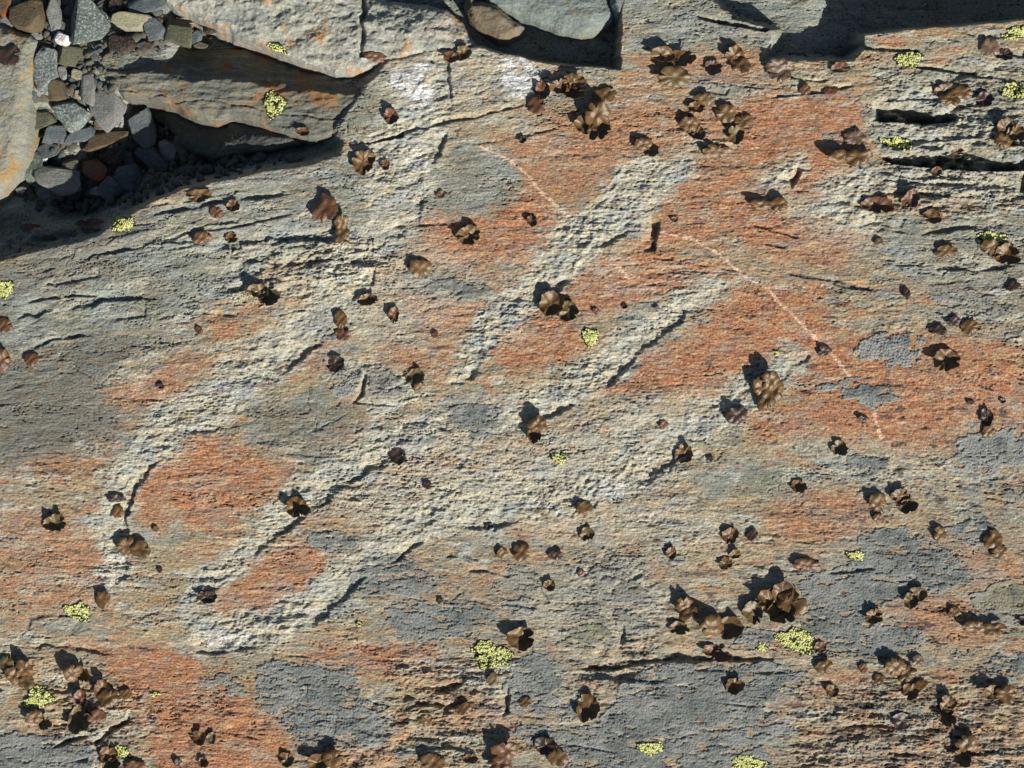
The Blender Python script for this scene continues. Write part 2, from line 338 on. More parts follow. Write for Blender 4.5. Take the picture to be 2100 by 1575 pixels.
# thin grey film of crust over much of the lower right, brownish stone at the left
FILM = [(.9,[(700,1130),(860,1110),(960,1130),(1100,1120),(1340,1120),(1400,1200),(1350,1330),(1160,1350),(940,1320),(780,1320),(700,1240)]),
 (.95,[(1020,1330),(1400,1340),(1620,1340),(1700,1400),(1610,1460),(1680,1520),(1600,1590),(1020,1590),(960,1500),(1000,1420)]),
 (.9,[(1560,1160),(1700,1110),(1760,1060),(1900,1060),(2020,1150),(2060,1200),(1900,1240),(1960,1340),(1780,1370),(1560,1360),(1500,1250)]),
 (.9,[(1930,900),(2110,860),(2110,1120),(1950,1120),(1880,1020)]),(.9,[(500,1340),(740,1340),(820,1480),(760,1560),(600,1550),(560,1470)]),
 (.8,[(1640,1440),(1800,1400),(1900,1460),(1850,1560),(1660,1590)]),(.8,[(-20,1490),(200,1490),(280,1530),(250,1590),(-20,1590)]),
 (.7,[(1700,920),(1860,920),(1880,1000),(1720,1010)]),(.7,[(860,560),(1020,560),(1020,625),(860,620)]),(.7,[(640,700),(840,740),(830,830),(660,830)]),(.6,[(900,810),(1060,820),(1040,920),(900,910)]),
 (.8,[(1980,1180),(2110,1170),(2110,1420),(2000,1420)]),(.6,[(830,1440),(1010,1380),(1060,1500),(1000,1590),(820,1590)]),(.7,[(1400,140),(1560,150),(1540,210),(1420,210)]),(.6,[(1100,680),(1380,620),(1420,680),(1280,720)])]
for v, p in FILM: paint(film, p, 44, v)
film *= sstep(-.18, .16, fbm(X / 30, FV / 14, 13, 4, .6) + .08)
film = np.maximum(film, .4 * sstep(.22, .42, fbm(X / 40 + 55, FV / 15, 6, 5, .62)) * (1 - .6 * iron))
for v, p in [(.9,[(-60,730),(200,690),(300,700),(200,800),(270,870),(150,930),(60,950),(-60,960)]),(.7,[(-60,520),(240,450),(330,440),(200,560),(-60,640)]),(.6,[(560,820),(760,830),(700,920),(540,920)])]: paint(brown, p, 40, v)
# low ground: the gravel gully (upper left) and the drop at the upper right
LOW1 = [(-6500,3200),(-400,690),(0,535),(83,512),(143,500),(200,483),(240,455),(310,415),(383,385),(500,360),(633,337),(700,318),(705,285),(690,262),(735,200),(765,160),(800,126),(880,108),(985,97),(1045,112),(1130,130),(1272,142),(1275,30),(1290,-60),(1310,-6500),(-6500,-6500)]
LOW2 = [(1560,125),(1750,124),(1776,95),(1772,72),(1850,60),(2100,42),(2600,-10),(6500,-600),(6500,-6500),(1340,-6500),(1400,-60),(1500,40),(1590,62)]
q, d = sdf(LOW1, 60, 1)
floor_ = 62 + 78 * np.where(X[q] < 235, sstep(150, 330, Y[q]), sstep(140, 205, Y[q])) * sstep(900, 400, X[q]) + 24 * sstep(235, 270, X[q]) * sstep(170, 215, Y[q]) * sstep(520, 400, X[q]) + 55 * sstep(330, 380, X[q]) * sstep(170, 130, Y[q]) * sstep(800, 700, X[q])
floor_ = floor_ + 16 * sstep(800, 950, X[q])
olive[q] = np.maximum(olive[q], sstep(-5, 20, d)); pale[q] *= 1 - sstep(-5, 20, d); iron[q] *= 1 - .9 * sstep(-5, 20, d)
prof = sstep(-3, 26, d) * .42 + .58 * sstep(16, 95, d)
right = sstep(900, 1050, X[q])
prof = prof * (1 - right) + right * sstep(-2, 14, d)
Z[q] -= floor_ * prof * (1 - .25 * vnoise(X[q] / 60, Y[q] / 60, 9) * sstep(10, 60, d))
q, d = sdf(LOW2, 60, 1)
olive[q] = np.maximum(olive[q], sstep(-5, 10, d)); pale[q] *= 1 - sstep(-5, 10, d); iron[q] *= 1 - .9 * sstep(-5, 10, d)
Z[q] -= (50 + 75 * sstep(1640, 1800, X[q])) * sstep(-2, 22, d)
# dished hollow below the lip at the left edge
def hollow(pts, depth, soft=10, wob=1, col=0.0):
    q, d = sdf(pts, soft + 5, wob); a, b = ((X, Y), (wx2, wy2), (WX, WY))[wob]; a, b = a[q], b[q]
    s_ = np.full(a.shape, 1e9, np.float32); f_ = s_.copy(); n = len(pts)
    ar = sum(pts[i][0] * pts[(i + 1) % n][1] - pts[(i + 1) % n][0] * pts[i][1] for i in range(n))
    for i in range(n):
        p0, p1 = pts[i], pts[(i + 1) % n]; ex, ey = p1[0] - p0[0], p1[1] - p0[1]; L = math.hypot(ex, ey) + 1e-6
        nx_, ny_ = (ey / L, -ex / L) if ar > 0 else (-ey / L, ex / L)
        dd_ = segdist(a, b, [p0, p1], False)[0]
        if nx_ * .6 + ny_ * .8 > .15: s_ = np.minimum(s_, dd_)
        else: f_ = np.minimum(f_, dd_)
    wd_ = max(depth * 1.5, 14)
    Z[q] -= depth * np.clip(1 - s_ / wd_, 0, 1) ** .8 * sstep(-2, 4, d) * sstep(-2, max(soft, d.max() * 1.3), np.where(d > 0, f_, d)) * (.8 + .5 * vnoise(a / 14, b / 9, 5))
hollow([(-30,478),(40,452),(110,458),(200,452),(226,463),(200,480),(143,497),(80,508),(-30,535)], 42, 12)
for args in [([(1783,212),(1850,208),(1960,225),(1965,248),(1900,256),(1790,248)], 62, 10), ([(1865,128),(1933,130),(2005,145),(2000,156),(1930,148),(1880,140)], 16, 6),
             ([(1905,160),(1960,158),(2010,180),(2015,215),(1950,228),(1920,200)], 12, 8), ([(1785,312),(1900,306),(1990,286),(2030,310),(2110,318),(2110,348),(2000,352),(1930,346),(1830,336)], 64, 12),
             ([(2085,350),(2110,345),(2110,410),(2085,410)], 25, 8), ([(2020,238),(2060,240),(2095,270),(2100,300),(2040,300)], 18, 8),
             ([(1770,392),(1900,385),(2000,398),(1990,408),(1850,402)], 9, 5), ([(1800,362),(1900,372),(1960,366),(2060,376),(1960,384),(1850,380)], 10, 5),
             ([(1765,92),(1880,100),(1880,108),(1770,104)], 14, 4), ([(1425,28),(1500,38),(1585,58),(1570,66),(1500,52),(1430,38)], 20, 6), ([(1600,150),(1700,160),(1690,170),(1600,160)], 8, 5),
             ([(1175,1372),(1200,1346),(1255,1336),(1262,1276),(1280,1274),(1286,1322),(1330,1338),(1390,1310),(1440,1322),(1500,1328),(1585,1342),(1585,1356),(1450,1357),(1330,1362),(1250,1378)], 22, 7),
             ([(742,760),(752,765),(748,810),(738,822),(815,826),(815,834),(720,828),(730,800)], 14, 5), ([(1022,1400),(1044,1405),(1046,1465),(1030,1470),(1018,1430)], 16, 6),
             ([(885,1405),(950,1385),(962,1392),(945,1408),(895,1424)], 18, 5), ([(830,1425),(900,1430),(950,1440),(930,1452),(860,1450)], 14, 5), ([(820,1505),(915,1510),(910,1520),(830,1518)], 12, 4),
             ([(185,1522),(235,1480),(266,1462),(266,1480),(225,1512),(195,1530)], 20, 6), ([(100,1538),(130,1508),(180,1502),(186,1510),(140,1525)], 16, 5), ([(145,1560),(180,1548),(180,1562)], 12, 5),
             ([(1300,470),(1335,435),(1356,450),(1346,515),(1318,518)], 26, 6), ([(1610,345),(1640,330),(1650,345),(1625,390),(1615,380)], 20, 6), ([(760,290),(830,268),(825,282),(740,298),(690,300)], 24, 6),
             ([(935,395),(945,390),(945,398)], 3, 3), ([(1455,1440),(1560,1445),(1540,1452)], 6, 4), ([(1500,920),(1470,925),(1480,930)], 4, 4), ([(800,918),(825,915),(832,945),(815,950)], 9, 6)]:
    hollow(*args)
for args in [([(1790,178),(1900,170),(1960,190),(1930,206),(1800,208)], 9, 6), ([(1800,265),(1900,262),(2020,262),(2010,284),(1880,296),(1800,300)], 12, 8), ([(1790,352),(1880,372),(1960,366),(1990,352),(1940,352),(1850,345)], 8, 5),
             ([(1700,360),(1760,366),(1790,400),(1830,420),(1780,430),(1700,410)], 8, 8), ([(1950,60),(2060,56),(2100,70),(2010,82)], 9, 6), ([(1780,440),(1860,446),(1850,470),(1790,462)], 6, 5), ([(2040,90),(2110,96),(2100,120),(2040,112)], 10, 6),
             ([(1440,170),(1500,176),(1490,196),(1440,190)], 6, 4), ([(300,490),(420,470),(430,500),(330,520)], 5, 5), ([(60,560),(200,545),(210,570),(80,590)], 5, 5), ([(210,620),(300,610),(300,650),(220,660)], 5, 5), ([(420,560),(500,550),(500,600),(430,600)], 6, 5)]:
    hollow(*args)
# cracks and ledges: steep on the sun side, easing away up the picture
CRACKS = [(9,5,.2,[(50,620),(120,612),(150,605),(205,608)]),(8,5,.2,[(60,718),(107,695),(150,692),(205,688)]),(6,4,.2,[(307,658),(370,645),(430,642),(490,650)]),(6,4,.2,[(290,715),(330,712),(380,704)]),
 (16,9,.3,[(500,542),(498,570),(515,595)]),(9,5,.3,[(500,540),(540,537),(567,546),(650,538),(700,530)]),(6,4,.3,[(772,530),(768,560),(764,590)]),(10,5,.2,[(820,272),(900,255),(980,240),(1080,214)]),
 (6,4,.3,[(803,467),(860,463),(925,460)]),(8,4,.3,[(1577,200),(1640,194),(1690,191),(1750,178)]),(5,3,.2,[(240,420),(270,430),(400,412),(520,385)]),(6,4,.3,[(400,475),(470,470),(560,450),(600,442)]),
 (5,4,.2,[(560,500),(640,480),(700,470)]),(3,3,.7,[(577,932),(640,936),(684,938)]),(3,3,.5,[(213,816),(260,820),(333,820)]),(3,3,.1,[(0,940),(60,932),(140,928)]),
 (5,5,1,[(1610,560),(1660,570),(1720,577),(1800,602)]),(5,5,1,[(1700,580),(1740,590),(1800,598)]),(4,4,1,[(1900,583),(1950,580),(2010,574)]),(3,4,1,[(1785,650),(1850,660)]),(2,3,.9,[(1685,649),(1722,649)]),
 (3,3,.6,[(1340,530),(1440,545),(1530,560)]),(2,3,.8,[(1995,793),(2040,795)]),(4,3,.6,[(1540,1160),(1590,1170),(1640,1172)]),(7,5,.5,[(1695,1178),(1740,1174),(1795,1166)]),(5,4,.5,[(1430,1373),(1520,1378),(1625,1381)]),
 (4,4,.9,[(1577,1507),(1653,1517)]),(6,4,.3,[(2005,1520),(2062,1520)]),(6,4,.7,[(957,1171),(1000,1174),(1052,1184)]),(4,6,.9,[(910,1143),(950,1140),(985,1148)]),(4,4,.7,[(955,1232),(1000,1240),(1060,1243),(1105,1246)]),
 (3,6,1,[(930,1262),(970,1270),(1003,1258)]),(4,3,.6,[(1050,1468),(1130,1478)]),(4,3,.4,[(1157,1530),(1200,1534),(1270,1545)]),(3,5,1,[(240,1326),(280,1328),(320,1334)]),(5,5,.8,[(60,1290),(66,1270),(100,1264),(190,1262)]),
 (5,4,.4,[(410,870),(450,876),(440,885),(390,890)]),(3,4,.6,[(880,935),(940,945)]),(4,4,.6,[(890,875),(940,890)]),(5,4,.5,[(1128,1240),(1108,1200)]),(5,4,.6,[(1180,1220),(1215,1224)]),
 (4,3,.5,[(2040,990),(2100,1000)]),(5,3,.4,[(1950,985),(2020,998)]),(5,3,.5,[(1330,1270),(1400,1276)]),(4,3,.6,[(1610,1110),(1690,1118)]),(5,4,.7,[(1540,460),(1600,478),(1640,490)]),(5,4,.7,[(1560,500),(1620,510)]),
 (4,3,.7,[(1860,545),(1960,548),(2010,540)]),(4,3,.7,[(1770,640),(1820,636)]),(4,3,.6,[(1790,530),(1850,536)]),(3,3,.6,[(1130,275),(1180,285),(1200,283)]),(3,3,.5,[(1150,318),(1230,320)]),(4,3,.3,[(960,300),(1020,290),(1160,262)]),
 (4,3,.3,[(1450,1440),(1560,1450)]),(3,3,.6,[(2010,1020),(2090,1035)]),(4,3,.4,[(540,1340),(600,1345),(640,1348)]),(4,4,.4,[(390,1500),(470,1506),(540,1520)]),(6,3,.2,[(745,20),(750,60),(742,110)])]
for D, w_, dk, pts in CRACKS:
    q = sl(pts, w_ * 4 + 26); a, b = WX[q] , WY[q]
    off = 9 * wB[q] * .6
    d, sg, par = segdist(wx2[q], wy2[q], pts, False)
    n = len(pts) - 1; tp = np.minimum(par, n - par); tap = sstep(-.02, .25, tp) if n > 0 else 1
    s_ = sg * d
    g = np.where(s_ > 0, sstep(w_ * .5, 0, s_), sstep(-w_ * 2.8, 0, s_))
    g = np.where(d > w_ * 2.8, 0, g) * tap * sstep(w_ * 3, w_, np.where((par <= 0) | (par >= n), d, 0) )
    brk = .55 + .6 * vnoise(X[q] / 16, Y[q] / 16, 4)
    Z[q] -= D * g * np.clip(brk, .1, 1.2)
    dark[q] = np.maximum(dark[q], dk * sstep(w_ * 1.1, w_ * .3, d + 2.5 * lump[q]) * tap * np.clip(.5 + 1.2 * vnoise(X[q] / 9, Y[q] / 5, 6), 0, 1))
for D, pts in [(10,[(60,560),(190,530),(330,500),(420,492)]),(9,[(240,520),(330,492),(430,470),(540,455)]),(8,[(20,660),(140,640),(280,612),(420,600)]),(9,[(300,440),(400,428),(520,408),(600,400)]),(10,[(420,520),(520,500),(620,490),(720,498)]),
               (8,[(1800,470),(1900,478),(2030,470)]),(8,[(1900,540),(2000,552),(2100,548)]),(9,[(1700,1490),(1840,1500),(1960,1492)]),(9,[(1780,1540),(1900,1550),(2080,1545)]),(8,[(780,1540),(900,1530),(1000,1540)]),(8,[(60,1330),(160,1335),(240,1350)]),(7,[(1180,1400),(1290,1394),(1400,1402)])]:
    q = sl(pts, 70); d, sg, par = segdist(WX[q], WY[q], pts, False); n = len(pts) - 1; tp = np.minimum(par, n - par)
    s_ = sg * d; g = np.where(s_ > 0, sstep(2.5, 0, s_), sstep(-34, 0, s_) ** 1.4) * sstep(.0, .5, tp) * (d < 36)
    Z[q] -= D * g * np.clip(.7 + .9 * vnoise(X[q] / 40, Y[q] / 30, 3), 0, 1.2)
# quartz veins
for pts in ([(985,300),(1030,318),(1060,340),(1085,362),(1105,388),(1140,420),(1168,445)],[(1340,474),(1420,488),(1475,520),(1520,562),(1572,592),(1622,642),(1660,682),(1702,722),(1742,770)],[(1792,845),(1798,868),(1806,897)],[(1260,540),(1290,570),(1310,566)]):
    q = sl(pts, 20); d, sg, par = segdist(X[q] + 3.5 * wA[q], Y[q] + 3.5 * wB[q], pts, False)
    v = sstep(4.2, 1.2, d + 1.9 * vnoise(X[q] / 5, Y[q] / 5, 8) + 1.6 * vnoise(X[q] / 22, Y[q] / 22, 5)); vein[q] = np.maximum(vein[q], v); Z[q] += .8 * v

cm = field()
for mt, cs, rel, pts, lb in CR:
    q, d = sdf(pts, 30, 2); cm[q] = np.maximum(cm[q], (1 if mt != 'faint' else .6) * sstep(-4, 14, d))
Z0 = Z.copy()
# relief of the rock itself
in_l1 = sstep(-20, 30, field() - 0)
fineX = X / 26; fv = FV
aniso = fbm(X / 95, fv / 16, 6, 4, .6)
flake = aniso * 5 + .35 * wA
fl = flake - np.floor(flake); terr = np.floor(flake) + sstep(.0, .22, fl)
base_amp = .8 + .5 * pale + 1.5 * rough - .3 * olive * (1 - rough) + .5 * vnoise(X / 90, Y / 70, 2)
cal2 = np.clip(.8 + 1.2 * fbm(X / 150, Y / 90, 3, 3) - .3 * film * (1 - rough), .35, 1.5)
Z += cal2 * base_amp * 1.9 * (terr - flake * .55) * .8
flake2 = fbm(X / 48, fv / 5.5, 9, 3, .6) * 4
fl2 = flake2 - np.floor(flake2); terr2 = np.floor(flake2) + sstep(.0, .3, fl2)
Z += cal2 * (.6 + .3 * rough + .2 * pale - .1 * olive) * (terr2 - flake2 * .5)
Z += 1.0 * fbm(X / 13, fv / 3.4, 11, 3, .7) * (1 + .5 * pale + .4 * rough - .35 * olive)
calm = np.clip(.75 + 1.3 * fbm(X / 150, Y / 90, 3, 3) - .45 * film * (1 - rough), .25, 1.5)
bl = fbm((X + .45 * Y) / 15, (Y - .2 * X) / 17, 6, 3, .6)
bmod = np.clip(.62 + 1.1 * fbm(X / 80, Y / 60, 10, 2), .15, 1.2) + .4 * sstep(240, 120, np.hypot(X - 1240, Y - 460))
Z += bmod * band * (3.0 * bl + 1.9 * (1 - np.abs(fbm((X + .5 * Y) / 24, Y / 20, 8, 3)) * 3))
Z += (2.0 * pale + 3.8 * rough + .7) * lump + (1.5 + 2.2 * pale + 1.5 * rough) * fbm(X / 44, FV / 34, 15, 4, .6)
Z += (.75 + .5 * pale + .5 * rough - .25 * olive) * .8 * fbm(X / 6.5, Y / 3.6, 7, 2, .7)
Z += 6 * fbm(X / 330, Y / 240, 12, 2) + rough * 5 * fbm(X / 60, fv / 22, 13, 3)
sp_ = fbm(X / 170 + 4, fv / 13, 2, 4, .5) * 5 + .35 * wE; sf = sp_ - np.floor(sp_); where = sstep(.0, .3, fbm(X / 170, Y / 60, 11, 3) + .32 * olive * (1 - sstep(650, 800, Y)) + .3 * rough + .12 * sstep(1300, 1900, X) + .16 * sstep(1150, 1350, Y) - .12)
Z -= where * 7.5 * sstep(.16, .02, sf) * np.clip(.4 + 1.4 * vnoise(X / 35, fv / 12, 4), 0, 1)
jf1, jf2, _ = voronoi((X + .5 * Y) / 120 + .25 * wA, (Y - .3 * X) / 90 + .25 * wB, 9, 1.0)
Z -= 2.6 * sstep(.035, .0, jf2 - jf1) * (.25 + olive + .6 * rough) * sstep(-.1, .3, vnoise(X / 70, Y / 50, 10))
# chips and pits
f1, f2, cid = voronoi(X / 38 + .3 * wA, fv / 13 + .3 * wB, 3)
chip = sstep(.0, .10, f2 - f1)
Z += (.9 * pale + 1.8 * rough + 1.0 * olive) * (cid - .5) * 2.0 * chip
f1b, f2b, cidb = voronoi(X / 11, fv / 5, 5)
Z -= 1.9 * sstep(.5, .1, f1b) * (cidb > .82) * (.5 + .5 * rough + .3 * pale)
Z = Z0 + (Z - Z0) * (1 - .40 * cm); del Z0
dark *= 1 - .5 * cm
far = sstep(0, 1500, np.maximum(np.maximum(-X, X - W), np.maximum(-Y, Y - H)))
Z += far * 60 * fbm(X / 700, Y / 700, 14, 4)
dark = np.maximum(dark, .85 * sstep(.44, .68, fbm(X / 26, fv / 6.5, 7, 3) + .12 * rough - .2 * olive + .12 * (sstep(1350, 1800, X) * sstep(400, 900, Y) + .8 * sstep(800, 1100, X) * sstep(1050, 1200, Y))))
dark = np.maximum(dark, .8 * (cidb > .93) * sstep(.42, .2, f1b))
Zsm = Z
def ground_z(px, py):
    i = int(np.clip(np.searchsorted(xs, px), 1, len(xs) - 2)); j = int(np.clip(np.searchsorted(ys, py), 1, len(ys) - 2))
    return float(Z[j, i])
def zarr(px, py):
    """bilinear ground height for arrays"""
    px = np.asarray(px, np.float32); py = np.asarray(py, np.float32)
    i = np.clip(np.searchsorted(xs, px) - 1, 0, len(xs) - 2); j = np.clip(np.searchsorted(ys, py) - 1, 0, len(ys) - 2)
    fx = (px - xs[i]) / (xs[i + 1] - xs[i]); fy = (py - ys[j]) / (ys[j + 1] - ys[j])
    return (Z[j, i] * (1 - fx) + Z[j, i + 1] * fx) * (1 - fy) + (Z[j + 1, i] * (1 - fx) + Z[j + 1, i + 1] * fx) * fy

def rock_nodes(m, z1, z2, fol):
    """colour of the weathered schist from the zone attributes"""
    a = m.attr(z1); sp = m.n('ShaderNodeSeparateColor'); m.t.links.new(a.outputs['Color'], sp.inputs[0]); al = a.outputs['Alpha']
    b = m.attr(z2); sq = m.n('ShaderNodeSeparateColor'); m.t.links.new(b.outputs['Color'], sq.inputs[0]); vn = b.outputs['Alpha']
    f = m.attr(fol).outputs['Vector']
    big = m.coord((1 / 90., 1 / 45., 1), src=f); med = m.coord((1 / 30., 1 / 9., 1), src=f); fine = m.coord((1 / 17., 1 / 2.4, 1), src=f); iso = m.coord((1 / 5., 1 / 4., 1), src=f)
    nb = m.noise(big, 1, 4); nm = m.noise(med, 1, 5, .65); nf = m.noise(fine, 1, 4, .7); ni = m.noise(iso, 1, 3, .7); nb2 = m.noise(m.coord((1 / 60., 1 / 30., 1), src=f), 1.7, 5, .7)
    KK = .9
    base = m.mix(m.rng(nb, .35, .65), srgb(166, 142, 108, KK), srgb(146, 140, 122, KK))
    base = m.mix(m.rng(nm, .42, .66), base, srgb(184, 166, 134, KK))
    red = m.mix(m.rng(nb2, .35, .62), srgb(164, 94, 68, KK), srgb(178, 128, 92, KK))
    red = m.mix(m.rng(nm, .47, .64), red, srgb(190, 152, 112, KK))
    red = m.mix(m.rng(ni, .55, .72), red, srgb(204, 158, 122, KK)); red = m.mix(m.rng(nf, .53, .66), red, srgb(124, 66, 48, KK))
    fi = m.math('MULTIPLY', sp.outputs[0], m.rng(m.math('ADD', nb2, m.math('MULTIPLY', nm, .6)), .58, .82, .55, 1.0))
    c = m.mix(fi, base, red)
    ol = m.mix(m.rng(nb, .35, .65), srgb(128, 128, 112, KK), srgb(146, 152, 146, KK))
    ol = m.mix(m.rng(nb2, .62, .74), ol, srgb(160, 128, 90, KK))
    ol = m.mix(m.rng(nm, .52, .7), ol, srgb(168, 166, 146, KK))
    c = m.mix(sp.outputs[2], c, ol)
    pl = m.mix(m.rng(nb2, .38, .62), srgb(176, 178, 166, KK), srgb(190, 180, 152, KK))
    pl = m.mix(m.rng(nb, .5, .66), pl, srgb(160, 166, 162, KK))
    pl = m.mix(m.rng(nf, .55, .75), pl, srgb(216, 214, 200, KK))
    c = m.mix(m.math('MULTIPLY', sp.outputs[1], m.rng(nm, .3, .5, .75, 1.0)), c, pl)
    fm = m.mix(m.rng(nb2, .4, .6), srgb(128, 129, 120, KK), srgb(150, 149, 138, KK))
    c = m.mix(m.math('MULTIPLY', sq.outputs[1], m.rng(m.math('ADD', nm, m.math('MULTIPLY', ni, .5)), .55, .8, .9, .35)), c, fm)
    br = m.mix(m.rng(nb2, .38, .6), srgb(116, 104, 84, KK), srgb(112, 116, 110, KK))
    c = m.mix(m.math('MULTIPLY', sq.outputs[2], .8), c, br)
    c = m.mix(m.math('MULTIPLY', m.math('MULTIPLY', al, m.rng(ni, .38, .55, .2, .9)), m.rng(nm, .40, .56)), c, srgb(226, 228, 232, 1.0))
    c = m.mix(m.math('MULTIPLY', vn, m.rng(ni, .3, .5, .4, .9)), c, srgb(226, 190, 160, 0.9))
    dk = m.mix(m.rng(ni, .4, .6), srgb(62, 50, 46), srgb(92, 80, 76))
    c = m.mix(sq.outputs[0], c, dk)
    sp1 = m.rng(ni, .3, .7, .6, 1.36)
    c = m.mix(1.0, c, sp1, 'MULTIPLY')
    c = m.mix(m.rng(m.noise(m.coord((1 / 14., 1 / 4., 1), src=f), 1, 3), .66, .74, 0, .75), c, srgb(214, 196, 166, .85))
    c = m.mix(m.rng(m.noise(m.coord((1 / 16., 1 / 3.5, 1), src=f), 1.3, 3), .64, .74, 0, .6), c, srgb(96, 70, 56, .8))
    return c, nf, ni
gm = NM('weathered_schist', .88, .2)
col, nf, ni = rock_nodes(gm, 'zone_a', 'zone_b', 'foliation')
gm.color(col)
gm.bump(gm.math('ADD', gm.math('MULTIPLY', nf, .8), gm.math('MULTIPLY', ni, .8)), .95, .0012)
def set_attr(me, name, typ, arr):
    at = me.attributes.new(name, typ, 'POINT'); at.data.foreach_set('color' if typ == 'FLOAT_COLOR' else 'vector', np.ascontiguousarray(arr, np.float32).ravel())
nx, ny = len(xs), len(ys)
def world_xy(a, b): return (a - W / 2) * S, (H / 2 - b) * S
gx, gy = world_xy(X, Y)
idx = np.arange(nx * ny, dtype=np.int32).reshape(ny, nx)
Fq = np.stack([idx[1:, :-1], idx[1:, 1:], idx[:-1, 1:], idx[:-1, :-1]], -1).reshape(-1, 4)
me = newmesh('ground', np.stack([gx, gy, Z * S], -1).reshape(-1, 3), Fq, [gm.m])
set_attr(me, 'zone_a', 'FLOAT_COLOR', np.stack([iron, pale, olive, white], -1).reshape(-1, 4))
set_attr(me, 'zone_b', 'FLOAT_COLOR', np.stack([dark, film, brown, vein], -1).reshape(-1, 4))
set_attr(me, 'foliation', 'FLOAT_VECTOR', np.stack([X, FV, X * 0], -1).reshape(-1, 3))
tag(link('ground', me), 'rust red and pale grey weathered schist bedrock with a drop to a gravel gully', 'rock ground', kind='structure')
# ---------------------------------------------------------------- separate rocks: each its own closed-sided solid
def rock_mat(name, cols, kk=.9, patch=None, speck=0.0, rough=.85, streak=6.0):
    m = NM(name, rough, .25); c = m.coord((P, P, P))
    st = m.coord((P / streak, P, P))
    a = m.noise(c, 1 / 60., 4, .6); b = m.noise(st, 1 / 9., 5, .65); f = m.noise(c, 1 / 4., 4, .7)
    col = m.mix(m.rng(a, .38, .62), srgb(*cols[0], kk), srgb(*cols[1], kk))
    col = m.mix(m.rng(b, .48, .68), col, srgb(*cols[2], kk))
    if patch: col = m.mix(m.rng(m.noise(c, 1 / 70., 6, .62), .53, .64), col, srgb(*patch, kk))
    if speck:
        v = m.voro(c, 1 / 4.); col = m.mix(m.rng(m.noise(c, 1 / 5., 2, .8), .52, .60, 0, speck), col, srgb(205, 214, 208, kk)); col = m.mix(m.rng(m.noise(c, 1 / 3.6, 2, .7), .40, .34, 0, speck), col, srgb(50, 62, 62, kk))
    col = m.mix(1.0, col, m.rng(f, .3, .7, .72, 1.2), 'MULTIPLY')
    m.color(col); m.bump(m.math('ADD', m.math('MULTIPLY', f, .9), b), .8, .0012)
    return m.m
M_rock1 = rock_mat('lichen_stained_rock', [(138,142,134),(160,156,140),(190,190,178)], .86, (178,134,82), streak=2)
M_rock2 = rock_mat('banded_rock', [(108,112,106),(126,122,106),(154,150,134)], .74, (152,116,76), streak=8)
M_left = rock_mat('mottled_tan_rock', [(142,144,130),(152,144,120),(134,142,142)], .82, (160,134,90), streak=2)
M_plate = rock_mat('blue_green_plate', [(122,134,132),(136,144,136),(158,162,152)], .76, (140,134,108), streak=3)
M_wedge = rock_mat('brown_slab_stone', [(122,112,92),(140,126,100),(108,98,82)], .8, (128,128,120), streak=5)
ROCKS = []
def rock_obj(name, outline, topf, depth, mat, label, group=None, cat='rock', step=2.0, wob=5.0, zref=-40):
    """solid with the traced outline: height-field top, battered ragged sides, flat underside"""
    px = [p[0] for p in outline]; py = [p[1] for p in outline]; pad = 16; ROCKS.append((outline, topf))
    a = np.arange(min(px) - pad, max(px) + pad, step, dtype=np.float32); b = np.arange(min(py) - pad, max(py) + pad, step, dtype=np.float32)
    A, B = np.meshgrid(a, b)
    wa = A + wob * fbm(A / 30, B / 30, 5, 4, .6); wb = B + wob * fbm(A / 30 + 9, B / 30 + 40, 6, 4, .6)
    d, _, _ = segdist(wa, wb, outline, True); d = np.where(inside(wa, wb, outline), d, -d)
    T = topf(A, B, d)
    T = T - 9 * (1 - sstep(0, 14, d)) ** 2
    zb = T.min() - depth
    T = T + np.minimum(d, 0) * 6.0
    T = np.maximum(T, zb)
    keep = d > -14
    k4 = keep[:-1, :-1] | keep[1:, :-1] | keep[:-1, 1:] | keep[1:, 1:]
    ny_, nx_ = A.shape; id_ = np.arange(nx_ * ny_).reshape(ny_, nx_)
    F = np.stack([id_[1:, :-1][k4], id_[1:, 1:][k4], id_[:-1, 1:][k4], id_[:-1, :-1][k4]], -1)
    cx, cy = float(np.mean(px)), float(np.mean(py)); n = nx_ * ny_
    kz = 1 - zref * S / CAM_H
    gx_, gy_ = (A - W / 2) * S * kz, (H / 2 - B) * S * kz
    ox, oy = (cx - W / 2) * S * kz, (H / 2 - cy) * S * kz; oz = zb * S
    top = np.stack([gx_ - ox, gy_ - oy, T * S - oz], -1).reshape(-1, 3)
    bot = top.copy(); bot[:, 2] = -2 * S
    # side walls between the boundary edges of top and bottom
    e = {}
    for f in F.tolist():
        for i in range(4):
            u, v = f[i], f[(i + 1) % 4]
            if (v, u) in e: del e[(v, u)]
            else: e[(u, v)] = 1
    walls = [(v, u, u + n, v + n) for (u, v) in e]
    FB = F[:, ::-1] + n
    V = np.concatenate([top, bot]); FF = np.concatenate([F, FB, np.array(walls, np.int64).reshape(-1, 4)])
    used = np.zeros(2 * n, bool); used[FF.ravel()] = True; mp = np.cumsum(used) - 1
    o = link(name, newmesh(name, V[used], mp[FF], [mat]), loc=(ox, oy, oz))
    return tag(o, label, cat, group)
def tex(A, B, amp=1.0, sx=40, sy=14, seed=4):
    fl = 4 * fbm(A / sx, B / sy, seed, 4, .6); r = np.floor(fl) + sstep(0, .3, fl - np.floor(fl)) - .6 * fl
    return amp * (2.2 * r + 2.2 * fbm(A / 14, B / 9, seed + 1, 4, .65) + 6 * fbm(A / 60, B / 44, seed + 2, 4, .55))
